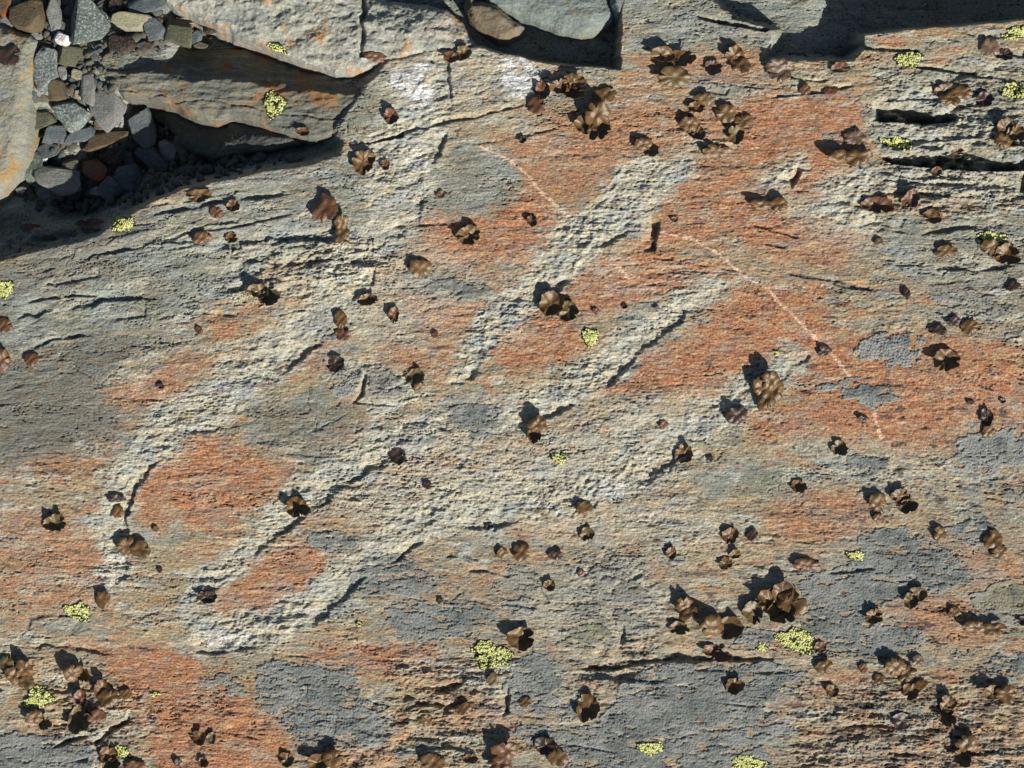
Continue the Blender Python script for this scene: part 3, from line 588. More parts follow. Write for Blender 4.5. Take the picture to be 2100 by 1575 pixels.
def top_rock1(A, B, d):
    u = (A - 340) * .37 - (B - 0) * .93            # height above the lower-left edge, going up and right
    return -6 + 18 * sstep(0, 60, d) - .045 * np.maximum(-B, 0) - 16 * sstep(8, 0, np.abs(A - 745 + .05 * B + 5 * vnoise(B / 12, B * 0, 3))) * (B < 118) + 26 * sstep(620, 480, A) * 0 + tex(A, B, 1.1, 40, 26) + 10 * fbm(A / 40, B / 30, 9, 4, .6)
rock_obj('rock', [(300,-90),(330,-10),(352,8),(420,40),(485,68),(540,90),(590,112),(640,132),(690,152),(725,150),(762,140),(800,126),(860,116),(920,108),(975,100),(978,92),(957,72),(945,45),(915,20),(860,8),(790,0),(740,-20),(700,-90)],
         top_rock1, 60, M_rock1, 'largest pale boulder at the top with orange and grey blotches and a vertical crack', zref=5)
def top_rock2(A, B, d):
    xs_ = [190, 300, 400, 470, 560, 640, 780, 900]; ys_ = [142, 150, 168, 164, 182, 192, 200, 200]
    cy = np.interp(A, xs_, ys_) + 8 * fbm(A / 26, B / 60, 3, 3)
    crest = np.interp(A, [190, 300, 450, 620, 720, 800], [-46, -34, -26, -16, -6, -8])
    n_ = np.maximum(cy - B, 0); s_ = np.maximum(B - cy, 0)
    return crest - 1.0 * np.minimum(n_, 85) - .10 * s_ - 5 * sstep(3, 0, np.abs(B - A * .12 - 160 + 8 * vnoise(A / 30, B * 0, 4))) - .35 * np.maximum(s_ - 46, 0) * sstep(640, 560, A) + tex(A, B, .8, 60, 9, 6) + 4 * fbm(A / 30, B / 14, 3, 3)
rock_obj('rock', [(192,140),(202,122),(250,104),(330,92),(420,84),(500,86),(600,120),(700,152),(770,156),(800,190),(790,235),(735,262),(690,276),(650,290),(612,284),(560,268),(500,246),(470,240),(440,252),(400,238),(360,216),(300,198),(250,192),(222,168)],
         top_rock2, 70, M_rock2, 'long tan crested rock ridge between the gravel gully and the largest boulder', zref=-25)
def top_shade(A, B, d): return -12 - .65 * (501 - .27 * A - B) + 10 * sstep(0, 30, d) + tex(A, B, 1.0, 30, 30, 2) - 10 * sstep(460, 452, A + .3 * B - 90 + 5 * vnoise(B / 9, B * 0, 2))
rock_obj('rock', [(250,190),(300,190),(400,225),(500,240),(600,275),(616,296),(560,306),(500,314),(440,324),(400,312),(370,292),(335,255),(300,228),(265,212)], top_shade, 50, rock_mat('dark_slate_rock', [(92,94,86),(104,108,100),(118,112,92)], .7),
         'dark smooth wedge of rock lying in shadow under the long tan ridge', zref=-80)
def top_left(A, B, d): return -34 + .06 * (B - 100) * 0 + 10 * sstep(0, 30, d) + tex(A, B, .8, 22, 20, 8) - .10 * np.maximum(B - 250, 0)
rock_obj('rock', [(-170,30),(-60,42),(0,50),(62,72),(74,84),(72,110),(70,140),(60,200),(54,250),(50,285),(42,325),(28,352),(10,378),(0,392),(-60,430),(-170,440)], top_left, 90, M_left,
         'smooth grey and tan boulder cut off by the left edge beside the gravel', zref=-30)
def top_plate(A, B, d): return -28 + 16 * sstep(0, 40, d) + .05 * B + tex(A, B, .8, 50, 30, 3)
rock_obj('rock', [(980,-110),(992,-10),(1000,6),(1020,18),(1063,32),(1100,42),(1127,52),(1150,66),(1193,74),(1215,70),(1235,58),(1255,44),(1262,30),(1250,-10),(1250,-110)], top_plate, 40, M_plate,
         'smooth blue green rock plate with a scalloped edge above the dark notch', zref=-20)
rock_obj('rock', [(1252,-60),(1256,8),(1258,24),(1268,36),(1280,28),(1290,14),(1294,-60)], lambda A, B, d: -8 + 8 * sstep(0, 12, d) + tex(A, B, .6, 20, 20, 5), 50, M_plate,
         'small pale pointed stone wedged beside the blue green plate at the top crack', zref=0)
rock_obj('rock', [(962,-30),(972,2),(985,0),(1004,6),(1024,14),(1045,34),(1070,52),(1064,64),(1044,80),(1022,82),(1000,66),(975,54),(962,40),(955,20)], lambda A, B, d: -22 + 8 * sstep(0, 14, d) - .15 * (B - 40) + tex(A, B, .7, 30, 30, 7), 50, M_wedge,
         'brown angular stone lodged in the dark gap beside the blue green plate', zref=-15)
# a boulder beyond the top right corner closes the dark drop
rock_obj('rock', [(1760,-70),(1900,-50),(2200,-80),(2300,-160),(2000,-260),(1760,-200)], lambda A, B, d: -40 + 30 * sstep(0, 40, d) + tex(A, B, 1, 50, 30, 3), 80, M_plate,
         'grey boulder beyond the top right corner', zref=-10)

def surf(px, py):
    px = np.atleast_1d(np.asarray(px, np.float32)); py = np.atleast_1d(np.asarray(py, np.float32)); z = zarr(px, py)
    for out, tf in ROCKS:
        if min(p[0] for p in out) < px.mean() < max(p[0] for p in out) and min(p[1] for p in out) < py.mean() < max(p[1] for p in out):
            d = segdist(px, py, out, True)[0]; i_ = inside(px, py, out); t = tf(px, py, d) - 9 * (1 - sstep(0, 14, d)) ** 2
            z = np.where(i_ & (t > z), t, z)
    return z

# ---------------------------------------------------------------- gravel stones
M_ST = {
 'speckled': rock_mat('speckled_granite', [(120,132,126),(140,150,142),(150,160,150)], .52, speck=.9, streak=1),
 'slate': rock_mat('slate_stone', [(100,112,116),(118,128,130),(132,138,134)], .56, streak=2),
 'grey': rock_mat('grey_stone', [(140,142,138),(154,154,148),(166,164,156)], .56, streak=2, speck=.15),
 'brown': rock_mat('brown_stone', [(116,102,78),(128,112,86),(104,90,72)], .56, streak=2),
 'dark': rock_mat('dark_brown_stone', [(72,58,52),(92,74,66),(60,52,50)], .56, streak=1, speck=.2),
 'olive': rock_mat('olive_stone', [(116,118,94),(132,130,106),(106,108,92)], .56, streak=3),
 'cream': rock_mat('cream_stone', [(190,184,150),(170,166,140),(200,194,166)], .565, streak=3),
 'white': rock_mat('white_quartz', [(226,222,216),(214,206,198),(236,234,230)], 1.0, streak=1),
 'orange': rock_mat('rusty_stone', [(150,120,86),(112,116,100),(170,104,62)], .56, (186,92,44), streak=1),
 'green': rock_mat('green_stone', [(92,112,98),(120,136,120),(150,158,140)], .56, speck=.3, streak=1)}
import bmesh
def ico(sub):
    bm = bmesh.new(); bmesh.ops.create_icosphere(bm, subdivisions=sub, radius=1)
    V = np.array([v.co[:] for v in bm.verts], np.float32); F = np.array([[v.index for v in f.verts] for f in bm.faces], np.int32); bm.free(); return V, F
IV, IF_ = ico(4)
IV3, IF3 = ico(3)
def stone_mesh(name, w, h, t, seed, mat, flat=.5, sub=4):
    V, F = (IV, IF_) if sub == 4 else (IV3, IF3)
    r = np.random.RandomState(seed); v = V.copy()
    v = np.sign(v) * np.abs(v) ** .8
    for k in range(int(10 + flat * 12)):
        n = r.normal(size=3); n[2] *= .55; n /= np.linalg.norm(n); d = r.uniform(.55, .92)
        o = np.maximum(v @ n - d, 0); v = v - o[:, None] * n * .96
    n = np.array([r.uniform(-.2, .2), r.uniform(-.2, .2), 1]); n /= np.linalg.norm(n); o = np.maximum(v @ n - .5, 0); v = v - o[:, None] * n * .93
    v[:, :2] /= np.abs(v[:, :2]).max(0); 
    v = v * (1 + .05 * fbm(v[:, 0] * 3 + seed, v[:, 1] * 3 + v[:, 2] * 2, seed % 9, 3)[:, None])
    v = v * np.array([w, h, t]) * S
    return newmesh(name, v, F, [mat])
ST = [ # x, y, half w, half h, rot deg, material, height over floor, label
 (180,42,45,50,0,'speckled',34,'largest speckled grey green stone at the top of the gravel, flat topped'),
 (58,28,34,34,-20,'brown',34,'tan brown layered stone near the top left corner of the gravel'),
 (110,34,15,35,5,'grey',30,'narrow upright grey stone between the tan stone and the largest speckled stone'),
 (127,77,18,14,-25,'white',34,'bright white quartz chip below the narrow grey stone'),
 (92,143,27,50,5,'speckled',26,'tall speckled blue grey stone hugging the left boulder'),
 (157,112,42,24,0,'olive',14,'flat olive tan stone below the largest speckled stone'),
 (272,46,41,19,-6,'cream',30,'pale cream sided stone right of the largest speckled stone'),
 (318,62,21,27,10,'slate',22,'blue slate stone right of the pale cream stone'),
 (368,68,29,28,0,'olive',18,'brown olive stone nearest the shaded foot of the large boulder'),
 (250,88,26,20,0,'dark',22,'dark reddish round stone under the pale cream stone'),
 (300,12,50,17,8,'slate',22,'wide bluish stone cut by the top edge above the pale cream stone'),
 (180,180,15,34,3,'grey',36,'smooth narrow grey pebble standing upright beside the light grey faceted stone'),
 (117,188,24,22,-35,'brown',34,'rough brown round stone above the speckled blue oval pebble'),
 (147,233,34,32,20,'speckled',36,'speckled blue oval pebble in sunlight at the foot of the sunlit gravel'),
 (220,218,36,50,-8,'grey',34,'big light grey faceted stone half in shadow beside the tan ridge'),
 (162,194,9,9,0,'cream',34,'tiny pale round pebble between the brown stone and the smooth narrow pebble'),
 (156,152,13,14,20,'cream',24,'small cream chip above the brown round stone'),
 (128,150,10,13,0,'grey',22,'small grey chip touching the tall speckled stone'),
 (82,244,29,22,10,'olive',14,'olive grey stone between the left boulder and the speckled oval pebble'),
 (115,276,26,23,0,'slate',12,'squarish slate stone in the shade below the olive grey stone'),
 (168,276,34,17,12,'slate',10,'flat slate stone in the shade just below the speckled oval pebble'),
 (215,288,50,20,12,'brown',12,'widest ochre brown stone in the shaded gravel'),
 (230,320,25,21,20,'dark',20,'round dark brown stone under the widest ochre stone'),
 (288,262,27,40,8,'slate',16,'tall shaded slate stone right of the light grey faceted stone'),
 (316,331,42,24,-30,'slate',22,'large dark slate stone pointing down right in the middle of the shaded gravel'),
 (343,308,21,27,25,'grey',24,'bluish light stone leaning on the large dark slate stone'),
 (373,305,16,30,35,'olive',22,'narrow olive stone beside the bluish light stone'),
 (403,328,10,10,0,'orange',14,'small round tan pebble in the tapering end of the gravel'),
 (427,335,17,12,0,'slate',12,'small flat slate pebble right of the round tan pebble'),
 (480,327,12,9,5,'white',18,'small pale oval pebble farthest right in the gully'),
 (457,333,9,8,0,'brown',12,'tiny brown pebble beside the pale oval pebble'),
 (120,367,46,31,-4,'grey',26,'largest light grey stone in the lower part of the shaded gravel'),
 (68,342,20,34,-22,'green',26,'green white veined stone between the left boulder and the light grey stone'),
 (145,340,18,15,0,'olive',30,'small triangular olive chip lying above the light grey stone'),
 (190,347,27,26,10,'orange',26,'stone with a bright rust orange corner in the shaded gravel'),
 (262,370,27,37,10,'slate',18,'upright dark slate stone right of the rust orange stone'),
 (221,388,25,24,-15,'slate',20,'angular blue slate stone at the lower edge of the gravel'),
 (312,374,21,12,0,'slate',14,'small flat blue stone at the lower edge beside the slab'),
 (385,354,27,17,0,'dark',8,'flat dark purple stone against the slab under the olive stones'),
 (100,308,36,16,25,'slate',10,'long slate sliver above the light grey stone'),
 (60,292,12,14,0,'orange',12,'small reddish stone against the left boulder in shade'),
 (194,393,11,9,0,'grey',22,'tiny light grey pebble between two slate stones at the gravel edge'),
 (44,388,11,8,0,'grey',18,'tiny light pebble nearest the lower tip of the left boulder'),
 (88,399,16,11,10,'slate',12,'small dull slate pebble under the light grey stone'),
 (263,325,11,16,0,'slate',12,'small blue chip between the round dark stone and the large slate stone'),
 (340,367,8,6,0,'cream',12,'tiny cream pebble at the foot of the slab edge'),
 (74,73,13,8,0,'grey',18,'tiny grey chip above the tall speckled stone'),
 (8,12,14,22,0,'orange',34,'reddish stone in the extreme top left corner'),
 (12,45,20,12,10,'grey',22,'grey flat stone just under the top left corner'),
 (300,95,15,8,0,'brown',12,'small brown chip below the blue slate stone'),
 (402,76,13,13,0,'slate',12,'small slate pebble at the right end of the upper gravel'),
 (412,92,14,7,0,'olive',10,'small olive pebble beside the ridge crest at the right of the upper gravel'),
 (150,385,16,12,0,'slate',12,'dull slate pebble beneath the largest light grey stone'),
 (205,252,14,9,0,'brown',12,'brown chip peeking out below the light grey faceted stone'),
 (88,90,16,6,-5,'brown',14,'thin brown sliver above the tall speckled stone'),
 (240,12,16,22,0,'dark',16,'dark stone behind the largest speckled stone at the top'),
 (92,326,7,6,0,'white',22,'tiny whitish chip on top of the green veined stone'),
 (430,60,14,10,0,'dark',8,'dark pebble in the deep shade beneath the large boulder'),
 (205,95,10,9,0,'slate',14,'small slate pebble against the lower right of the speckled granite'),
]
floorz = lambda x, y: ground_z(x, y)
for k, (x, y, w_, h_, r_, mt, up, lb) in enumerate(ST):
    t = min(w_, h_) * .75
    z = -(64 + 66 * float(sstep(150, 330, np.float32(y)))) + up * .6 + (8 if y > 270 else 0) - (12 if x > 262 and y > 200 else 0)
    if y > 355: z += (y - 355) * .35
    p = wpt(x, y, z)
    o = link('stone', stone_mesh('stone', w_ * 1.12, h_ * 1.12, t, 100 + k, M_ST[mt], r_ % 7 / 7.), loc=p)
    o.rotation_euler = (random.Random(k).uniform(-.14, .14), random.Random(k + 99).uniform(-.14, .14), math.radians(r_))
    tag(o, lb, 'stone', 'loose stones in the gravel gully')
# fine gravel nobody could count, between the stones
GP = [(30,-60),(330,-60),(420,60),(440,90),(200,118),(250,196),(330,250),(400,318),(520,318),(640,322),(500,350),(380,378),(230,425),(60,430),(20,400),(60,250),(76,90),(30,40)]
rr = np.random.RandomState(5); vs = []; fs = []; nv = 0
IV2, IF2 = ico(2)
cnt = 0
while cnt < 1300:
    x, y = rr.uniform(-20, 640), rr.uniform(-60, 430)
    if not inside(np.array([[x]]), np.array([[y]]), GP)[0, 0]: continue
    w_ = rr.gamma(3, 1.7) + 2.5
    v = IV2.copy()
    for _ in range(8):
        n = rr.normal(size=3); n /= np.linalg.norm(n); o_ = np.maximum(v @ n - rr.uniform(.55, .9), 0); v = v - o_[:, None] * n
    a_ = rr.uniform(0, 6.28); R = np.array([[math.cos(a_), -math.sin(a_), 0], [math.sin(a_), math.cos(a_), 0], [0, 0, 1]])
    v = (v * np.array([w_ * rr.uniform(.8, 1.5), w_ * rr.uniform(.6, 1), w_ * .6])) @ R.T
    p = wpt(x, y, ground_z(x, y) + w_ * .2 + rr.uniform(0, 6))
    vs.append(v * S + np.array(p)); fs.append(IF2 + nv); nv += len(IV2); cnt += 1
gmat = NM('mixed_gravel', .9, .2); gc = gmat.coord((P, P, P)); g1 = gmat.noise(gc, 1 / 16., 2); g2 = gmat.noise(gc, 1 / 3., 3, .7)
gcx = gmat.mix(gmat.rng(g1, .4, .6), srgb(96, 104, 106, .6), srgb(118, 108, 86, .6)); gcx = gmat.mix(1.0, gcx, gmat.rng(g2, .3, .7, .7, 1.25), 'MULTIPLY'); gmat.color(gcx)
tag(link('gravel', newmesh('gravel', np.concatenate(vs), np.concatenate(fs), [gmat.m])), 'fine grey and brown grit filling the gaps between the gully stones', 'gravel', kind='stuff')
# ---------------------------------------------------------------- grey crust lichens: thin cracked crusts that follow the rock
def crust_mat(name, c0, c1, rim, dk=.6):
    m = NM(name, .92, .15); c = m.coord((P, P, P))
    a = m.noise(c, 1 / 26., 5, .65); f = m.noise(c, 1 / 3.5, 3, .75)
    vd = m.voro(m.coord((P, P * 1.1, 0)), 1 / 6.2, 'DISTANCE_TO_EDGE')
    col = m.mix(m.rng(a, .36, .64), srgb(*c0, .76), srgb(*c1, .76))
    at = m.attr('cell'); sp = m.n('ShaderNodeSeparateColor'); m.t.links.new(at.outputs['Color'], sp.inputs[0])
    col = m.mix(m.math('MULTIPLY', sp.outputs[0], dk), col, srgb(70, 72, 72, .9))       # cracks between areoles
    col = m.mix(sp.outputs[2], col, srgb(*rim, .74))
    col = m.mix(m.math('MULTIPLY', sp.outputs[1], .9), col, srgb(48, 44, 44))           # dark fruiting specks, gaps
    b2 = m.noise(c, 1 / 75., 4, .6, .5); col = m.mix(m.rng(b2, .46, .66, 0, .7), col, srgb(160, 160, 156, .8)); col = m.mix(m.rng(b2, .44, .34, 0, .8), col, srgb(102, 106, 103, .8)); spt = m.noise(c, 1 / 7., 2, .6); col = m.mix(m.rng(spt, .66, .72, 0, .85), col, srgb(62, 58, 56, .84)); s1 = m.noise(m.coord((P / 2.2, P, P)), 1 / 16., 5, .65); col = m.mix(m.rng(s1, .58, .7, 0, .6), col, srgb(150, 130, 104, .74)); col = m.mix(m.rng(s1, .38, .30, 0, .6), col, srgb(86, 86, 84, .74))
    col = m.mix(1.0, col, m.rng(f, .3, .7, .7, 1.25), 'MULTIPLY')
    m.color(col); m.bump(f, .7, .0008); return m.m
M_CR = {'grey': crust_mat('grey_crust', (124,129,125), (142,147,141), (168,164,152)),
        'pale': crust_mat('pale_grey_crust', (158,160,152), (146,150,148), (176,172,156)),
        'olive': crust_mat('olive_grey_crust', (142,142,120), (158,154,128), (166,160,138)),
        'faint': crust_mat('thin_grey_crust', (160,158,144), (144,144,134), (172,164,144))}
crZ = np.zeros(Z.shape, np.float32)
for mt, cs, rel, pts, lb in CR:
    q = sl(pts, 40)
    a = X[q] + 9 * wA[q] + 12 * wC[q] + 3 * lump[q]; b = Y[q] + 8 * wB[q] + 10 * wD[q] + 3 * lump[q]
    d, _, _ = segdist(a, b, pts, True); d = np.where(inside(a, b, pts), d, -d)
    d = d + (7 if mt != 'faint' else 15) * wE[q]
    f1, f2, cid = voronoi(X[q] / cs / .98 + .25 * wA[q] + .1 * wE[q], Y[q] / cs / .92 + .25 * wB[q], 6, 1.0)
    gap = np.clip(1 - (f2 - f1) / .2, 0, 1) * np.clip(.55 + 1.1 * vnoise(X[q] / 15, Y[q] / 15, 3), .1, 1)
    body = sstep(-2.5, 3.5, d)
    zz = Z[q] * 1.0 + (-3.2 + 4.9 * body) + 1.0 * rel * body * (sstep(0, .35, f2 - f1) * (1 + .5 * (cid - .5)) - .5)
    spk = (cid > .965) * sstep(.5, .3, f1) * body
    hol = sstep(.60, .68, .5 + .5 * fbm(X[q] / 24, FV[q] / 8, 10, 4, .6) + (.03 if mt != 'faint' else .10) - .03 + .08 * sstep(30, 0, d))
    zz -= 3.4 * hol
    keep = d > -3
    sub = idx[q]; k4 = keep[:-1, :-1] | keep[1:, :-1] | keep[:-1, 1:] | keep[1:, 1:]
    Fc = np.stack([sub[1:, :-1][k4], sub[1:, 1:][k4], sub[:-1, 1:][k4], sub[:-1, :-1][k4]], -1)
    zz = np.where(d > -3, zz, Z[q] - 5)
    u, inv = np.unique(Fc, return_inverse=True); base = sub.ravel()
    pos = np.searchsorted(base, u) if np.all(np.diff(base) > 0) else None
    lut = {}; 
    order = np.argsort(base); loc_ = order[np.searchsorted(base[order], u)]
    cxp, cyp = float(np.mean([p[0] for p in pts])), float(np.mean([p[1] for p in pts]))
    ox, oy = world_xy(cxp, cyp); oz = ground_z(cxp, cyp) * S
    V = np.stack([gx[q].ravel()[loc_] - ox, gy[q].ravel()[loc_] - oy, zz.ravel()[loc_] * S - oz], -1)
    me_ = newmesh('crust_lichen', V, inv.reshape(-1, 4), [M_CR[mt]])
    rimv = np.maximum(sstep(9, 1, d) * .7, .35 * sstep(.5, 1, np.sin(d / 5.5 + 3 * wB[q])) * sstep(60, 10, d))
    cellc = np.stack([gap.ravel()[loc_], np.maximum(spk, 0).ravel()[loc_], rimv.ravel()[loc_], gap.ravel()[loc_] * 0], -1)
    set_attr(me_, 'cell', 'FLOAT_COLOR', cellc)
    tag(link('crust_lichen', me_, loc=(ox, oy, oz)), lb, 'lichen', 'grey crust lichens on the slab')

# ---------------------------------------------------------------- yellow green map lichens: areoles on a black margin
mm = NM('map_lichen_yellow', .8, .2); c = mm.coord((P, P, P)); a = mm.noise(c, 1 / 9., 3); b = mm.noise(c, 1 / 2., 2, .7)
cy_ = mm.mix(mm.rng(a, .38, .62), srgb(176, 180, 98, 1.0), srgb(208, 208, 142, 1.0)); cy_ = mm.mix(1.0, cy_, mm.rng(b, .3, .7, .75, 1.15), 'MULTIPLY'); mm.color(cy_)
mb = NM('map_lichen_black', .9, .2); mb.color(srgb(48, 50, 36))
ML = [(563,99,26,10,15,'half shaded yellow green map lichen on the lower edge of the largest boulder'),
 (561,212,22,26,-20,'yellow green map lichen with a hollow centre on the tan rock ridge'),
 (250,458,24,17,5,'yellow green map lichen on the slab rim next to the black hollow at left'),
 (8,592,20,17,0,'yellow green map lichen cut off by the left edge'),
 (1864,121,29,15,-8,'upper left of the four yellow green map lichens in the ledges at top right'),
 (1841,293,33,12,8,'oval yellow green map lichen on a pale ledge over a black recess'),
 (2085,68,28,13,-10,'yellow green map lichen nearest the top right corner, partly shaded'),
 (2082,186,28,17,10,'yellow green map lichen on the right edge under the topmost one'),
 (2032,487,31,12,0,'flattened yellow green map lichen just above two brown rock tripes near the right edge'),
 (1210,691,17,17,0,'round yellow green map lichen with a black rim on the red rock at centre'),
 (1147,939,17,11,5,'small black rimmed yellow green map lichen alone on pale rock below centre'),
 (159,1254,26,17,8,'oval black rimmed yellow green map lichen at lower left below a heart shaped tripe'),
 (80,1430,29,22,-20,'yellow green map lichen between two brown rock tripes in the lower left corner'),
 (250,1541,21,10,25,'narrow yellow green map lichen above a rock tripe at the bottom left'),
 (318,1424,9,4,0,'tiny faint yellow green map lichen on orange rock at lower left'),
 (1007,1342,40,26,12,'biggest bright yellow green map lichen beside a tilted brown rock tripe'),
 (1334,1534,28,13,0,'irregular yellow green map lichen on grey crust near the bottom'),
 (1755,1139,20,10,5,'small yellow green map lichen tucked in the top of the largest grey crust'),
 (1633,1313,40,23,15,'large yellow green map lichen with a dark centre below the big rock tripe cluster'),
 (1563,1327,11,9,0,'small square yellow green map lichen left of the dark centred one'),
 (1534,1566,38,16,0,'yellow green map lichen cut by the bottom edge'),
 (736,1279,7,5,0,'tiny yellow green speck beside a white patch left of the wide grey crust'),
 (1593,725,5,5,0,'single pale yellow dot of map lichen above the dark rock tripe cluster'),
 (1602,1413,4,3,0,'pinhead sized yellow green speck on the bottom grey crust')]
for k, (x, y, w_, h_, r_, lb) in enumerate(ML):
    r = np.random.RandomState(300 + k); ca, sa = math.cos(math.radians(r_)), math.sin(math.radians(r_))
    ox, oy = world_xy(x, y); z0 = float(surf(x, y)[0])
    def shp(t): return 1 + .16 * math.sin(3 * t + k) + .10 * math.sin(5 * t + 2 * k) + .07 * math.sin(9 * t + k * .7)
    def hgt(px, py): return surf(px, py)
    zshift = 2.4
    # black margin disc
    nr, na = 10, 48; V = []; F = []
    for i in range(nr + 1):
        for j in range(na):
            t = 2 * math.pi * j / na; q_ = (i + .001) / nr * shp(t) * 1.07
            lx, ly = q_ * w_ * math.cos(t), q_ * h_ * math.sin(t); V.append((x + lx * ca - ly * sa, y + lx * sa + ly * ca, i / nr))
    V = np.array(V); zz = hgt(V[:, 0], V[:, 1]) + np.where(V[:, 2] > .98, -2.0, 1.7) + zshift - 1.6
    if k == 1: zz += 0
    for i in range(nr):
        for j in range(na): F.append((i * na + j, i * na + (j + 1) % na, (i + 1) * na + (j + 1) % na, (i + 1) * na + j))
    wx_, wy_ = world_xy(V[:, 0], V[:, 1])
    extra = 0
    if k in (0, 1): extra = 0
    root = bpy.data.objects.new('map_lichen', None); C.objects.link(root); root.location = (ox, oy, (z0) * S); root.empty_display_size = .005
    tag(root, lb, 'lichen', 'yellow green map lichens')
    F_ = [f[::-1] for f in F]
    if w_ > 6: link('black_margin', newmesh('black_margin', np.stack([wx_ - ox, wy_ - oy, (zz - z0) * S], -1), F_, [mb.m]), root)
    # areoles
    sp = 4.3 if w_ > 12 else 3.6; Vs = []; Fs = []; n = 0
    for iy in range(-int(h_ * 1.4 / sp) - 1, int(h_ * 1.4 / sp) + 2):
        for ix in range(-int(w_ * 1.4 / sp) - 1, int(w_ * 1.4 / sp) + 2):
            lx = (ix + .5 * (iy & 1)) * sp + r.uniform(-.9, .9); ly = iy * sp * .9 + r.uniform(-.9, .9)
            t = math.atan2(ly / h_, lx / w_); q_ = math.hypot(lx / w_, ly / h_)
            if q_ > shp(t) * (.97 if w_ > 6 else 1.2) or r.rand() < .05: continue
            if k == 1 and q_ < .34 and lx > -2: continue
            if k == 18 and q_ < .33 and r.rand() < .7: continue
            if k == 15 and abs(lx + 2) < 3 and ly > 2: continue
            R = sp * r.uniform(.50, .68) * (1.12 if q_ < .8 else .9); m_ = r.randint(5, 8); ph = r.uniform(0, 6.3); hh = r.uniform(1.1, 1.9)
            px, py = x + lx * ca - ly * sa, y + lx * sa + ly * ca
            gz = float(surf(px, py)[0]) + zshift - .9 - z0
            cx_, cy2 = world_xy(px, py); cx_ -= ox; cy2 -= oy
            for rr_, zz_ in ((1.05, -.9), (1.0, hh * .6), (.72, hh), (.0, hh * 1.05)):
                for j in range(m_): 
                    t2 = ph - 2 * math.pi * j / m_
                    jit = 1 + .12 * math.sin(j * 2.3 + ph)
                    Vs.append((cx_ + rr_ * R * jit * S * math.cos(t2), cy2 - rr_ * R * jit * S * math.sin(t2), (gz + zz_) * S))
            for l in range(3):
                for j in range(m_):
                    a0 = n + l * m_ + j; a1 = n + l * m_ + (j + 1) % m_; Fs.append((a0, a1, a1 + m_, a0 + m_))
            n += 4 * m_
    if Fs: link('areoles', newmesh('areoles', Vs, [f for f in Fs], [mm.m]), root)
    if extra: root.location.z += extra * S

# ---------------------------------------------------------------- brown rock tripes
def tripe_mat(name, c0, c1, c2):
    m = NM(name, .42, .5); c = m.coord((P, P, P)); a = m.noise(c, 1 / 14., 4, .6); f = m.noise(c, 1 / 2.5, 3, .7); v = m.noise(c, 1 / 30., 2)
    col = m.mix(m.rng(a, .36, .64), srgb(*c0, .58), srgb(*c1, .58)); col = m.mix(m.rng(v, .5, .7), col, srgb(*c2, .55))
    col = m.mix(1.0, col, m.rng(f, .3, .7, .8, 1.15), 'MULTIPLY'); m.color(col); m.bump(m.math('ADD', a, f), .35, .0008); return m.m
MT = {'b': tripe_mat('brown_thallus', (120,90,52), (146,112,66), (94,74,46)), 'r': tripe_mat('reddish_brown_thallus', (118,80,54), (142,100,68), (96,70,50)),
      'o': tripe_mat('olive_brown_thallus', (124,104,62), (142,120,78), (100,84,56)), 'p': tripe_mat('pinkish_brown_thallus', (128,104,84), (144,118,94), (110,86,70)),
      'd': tripe_mat('dark_brown_thallus', (72,54,44), (92,70,54), (60,46,40))}
mu = NM('black_underside', .95, .1); mu.color(srgb(38, 32, 30))
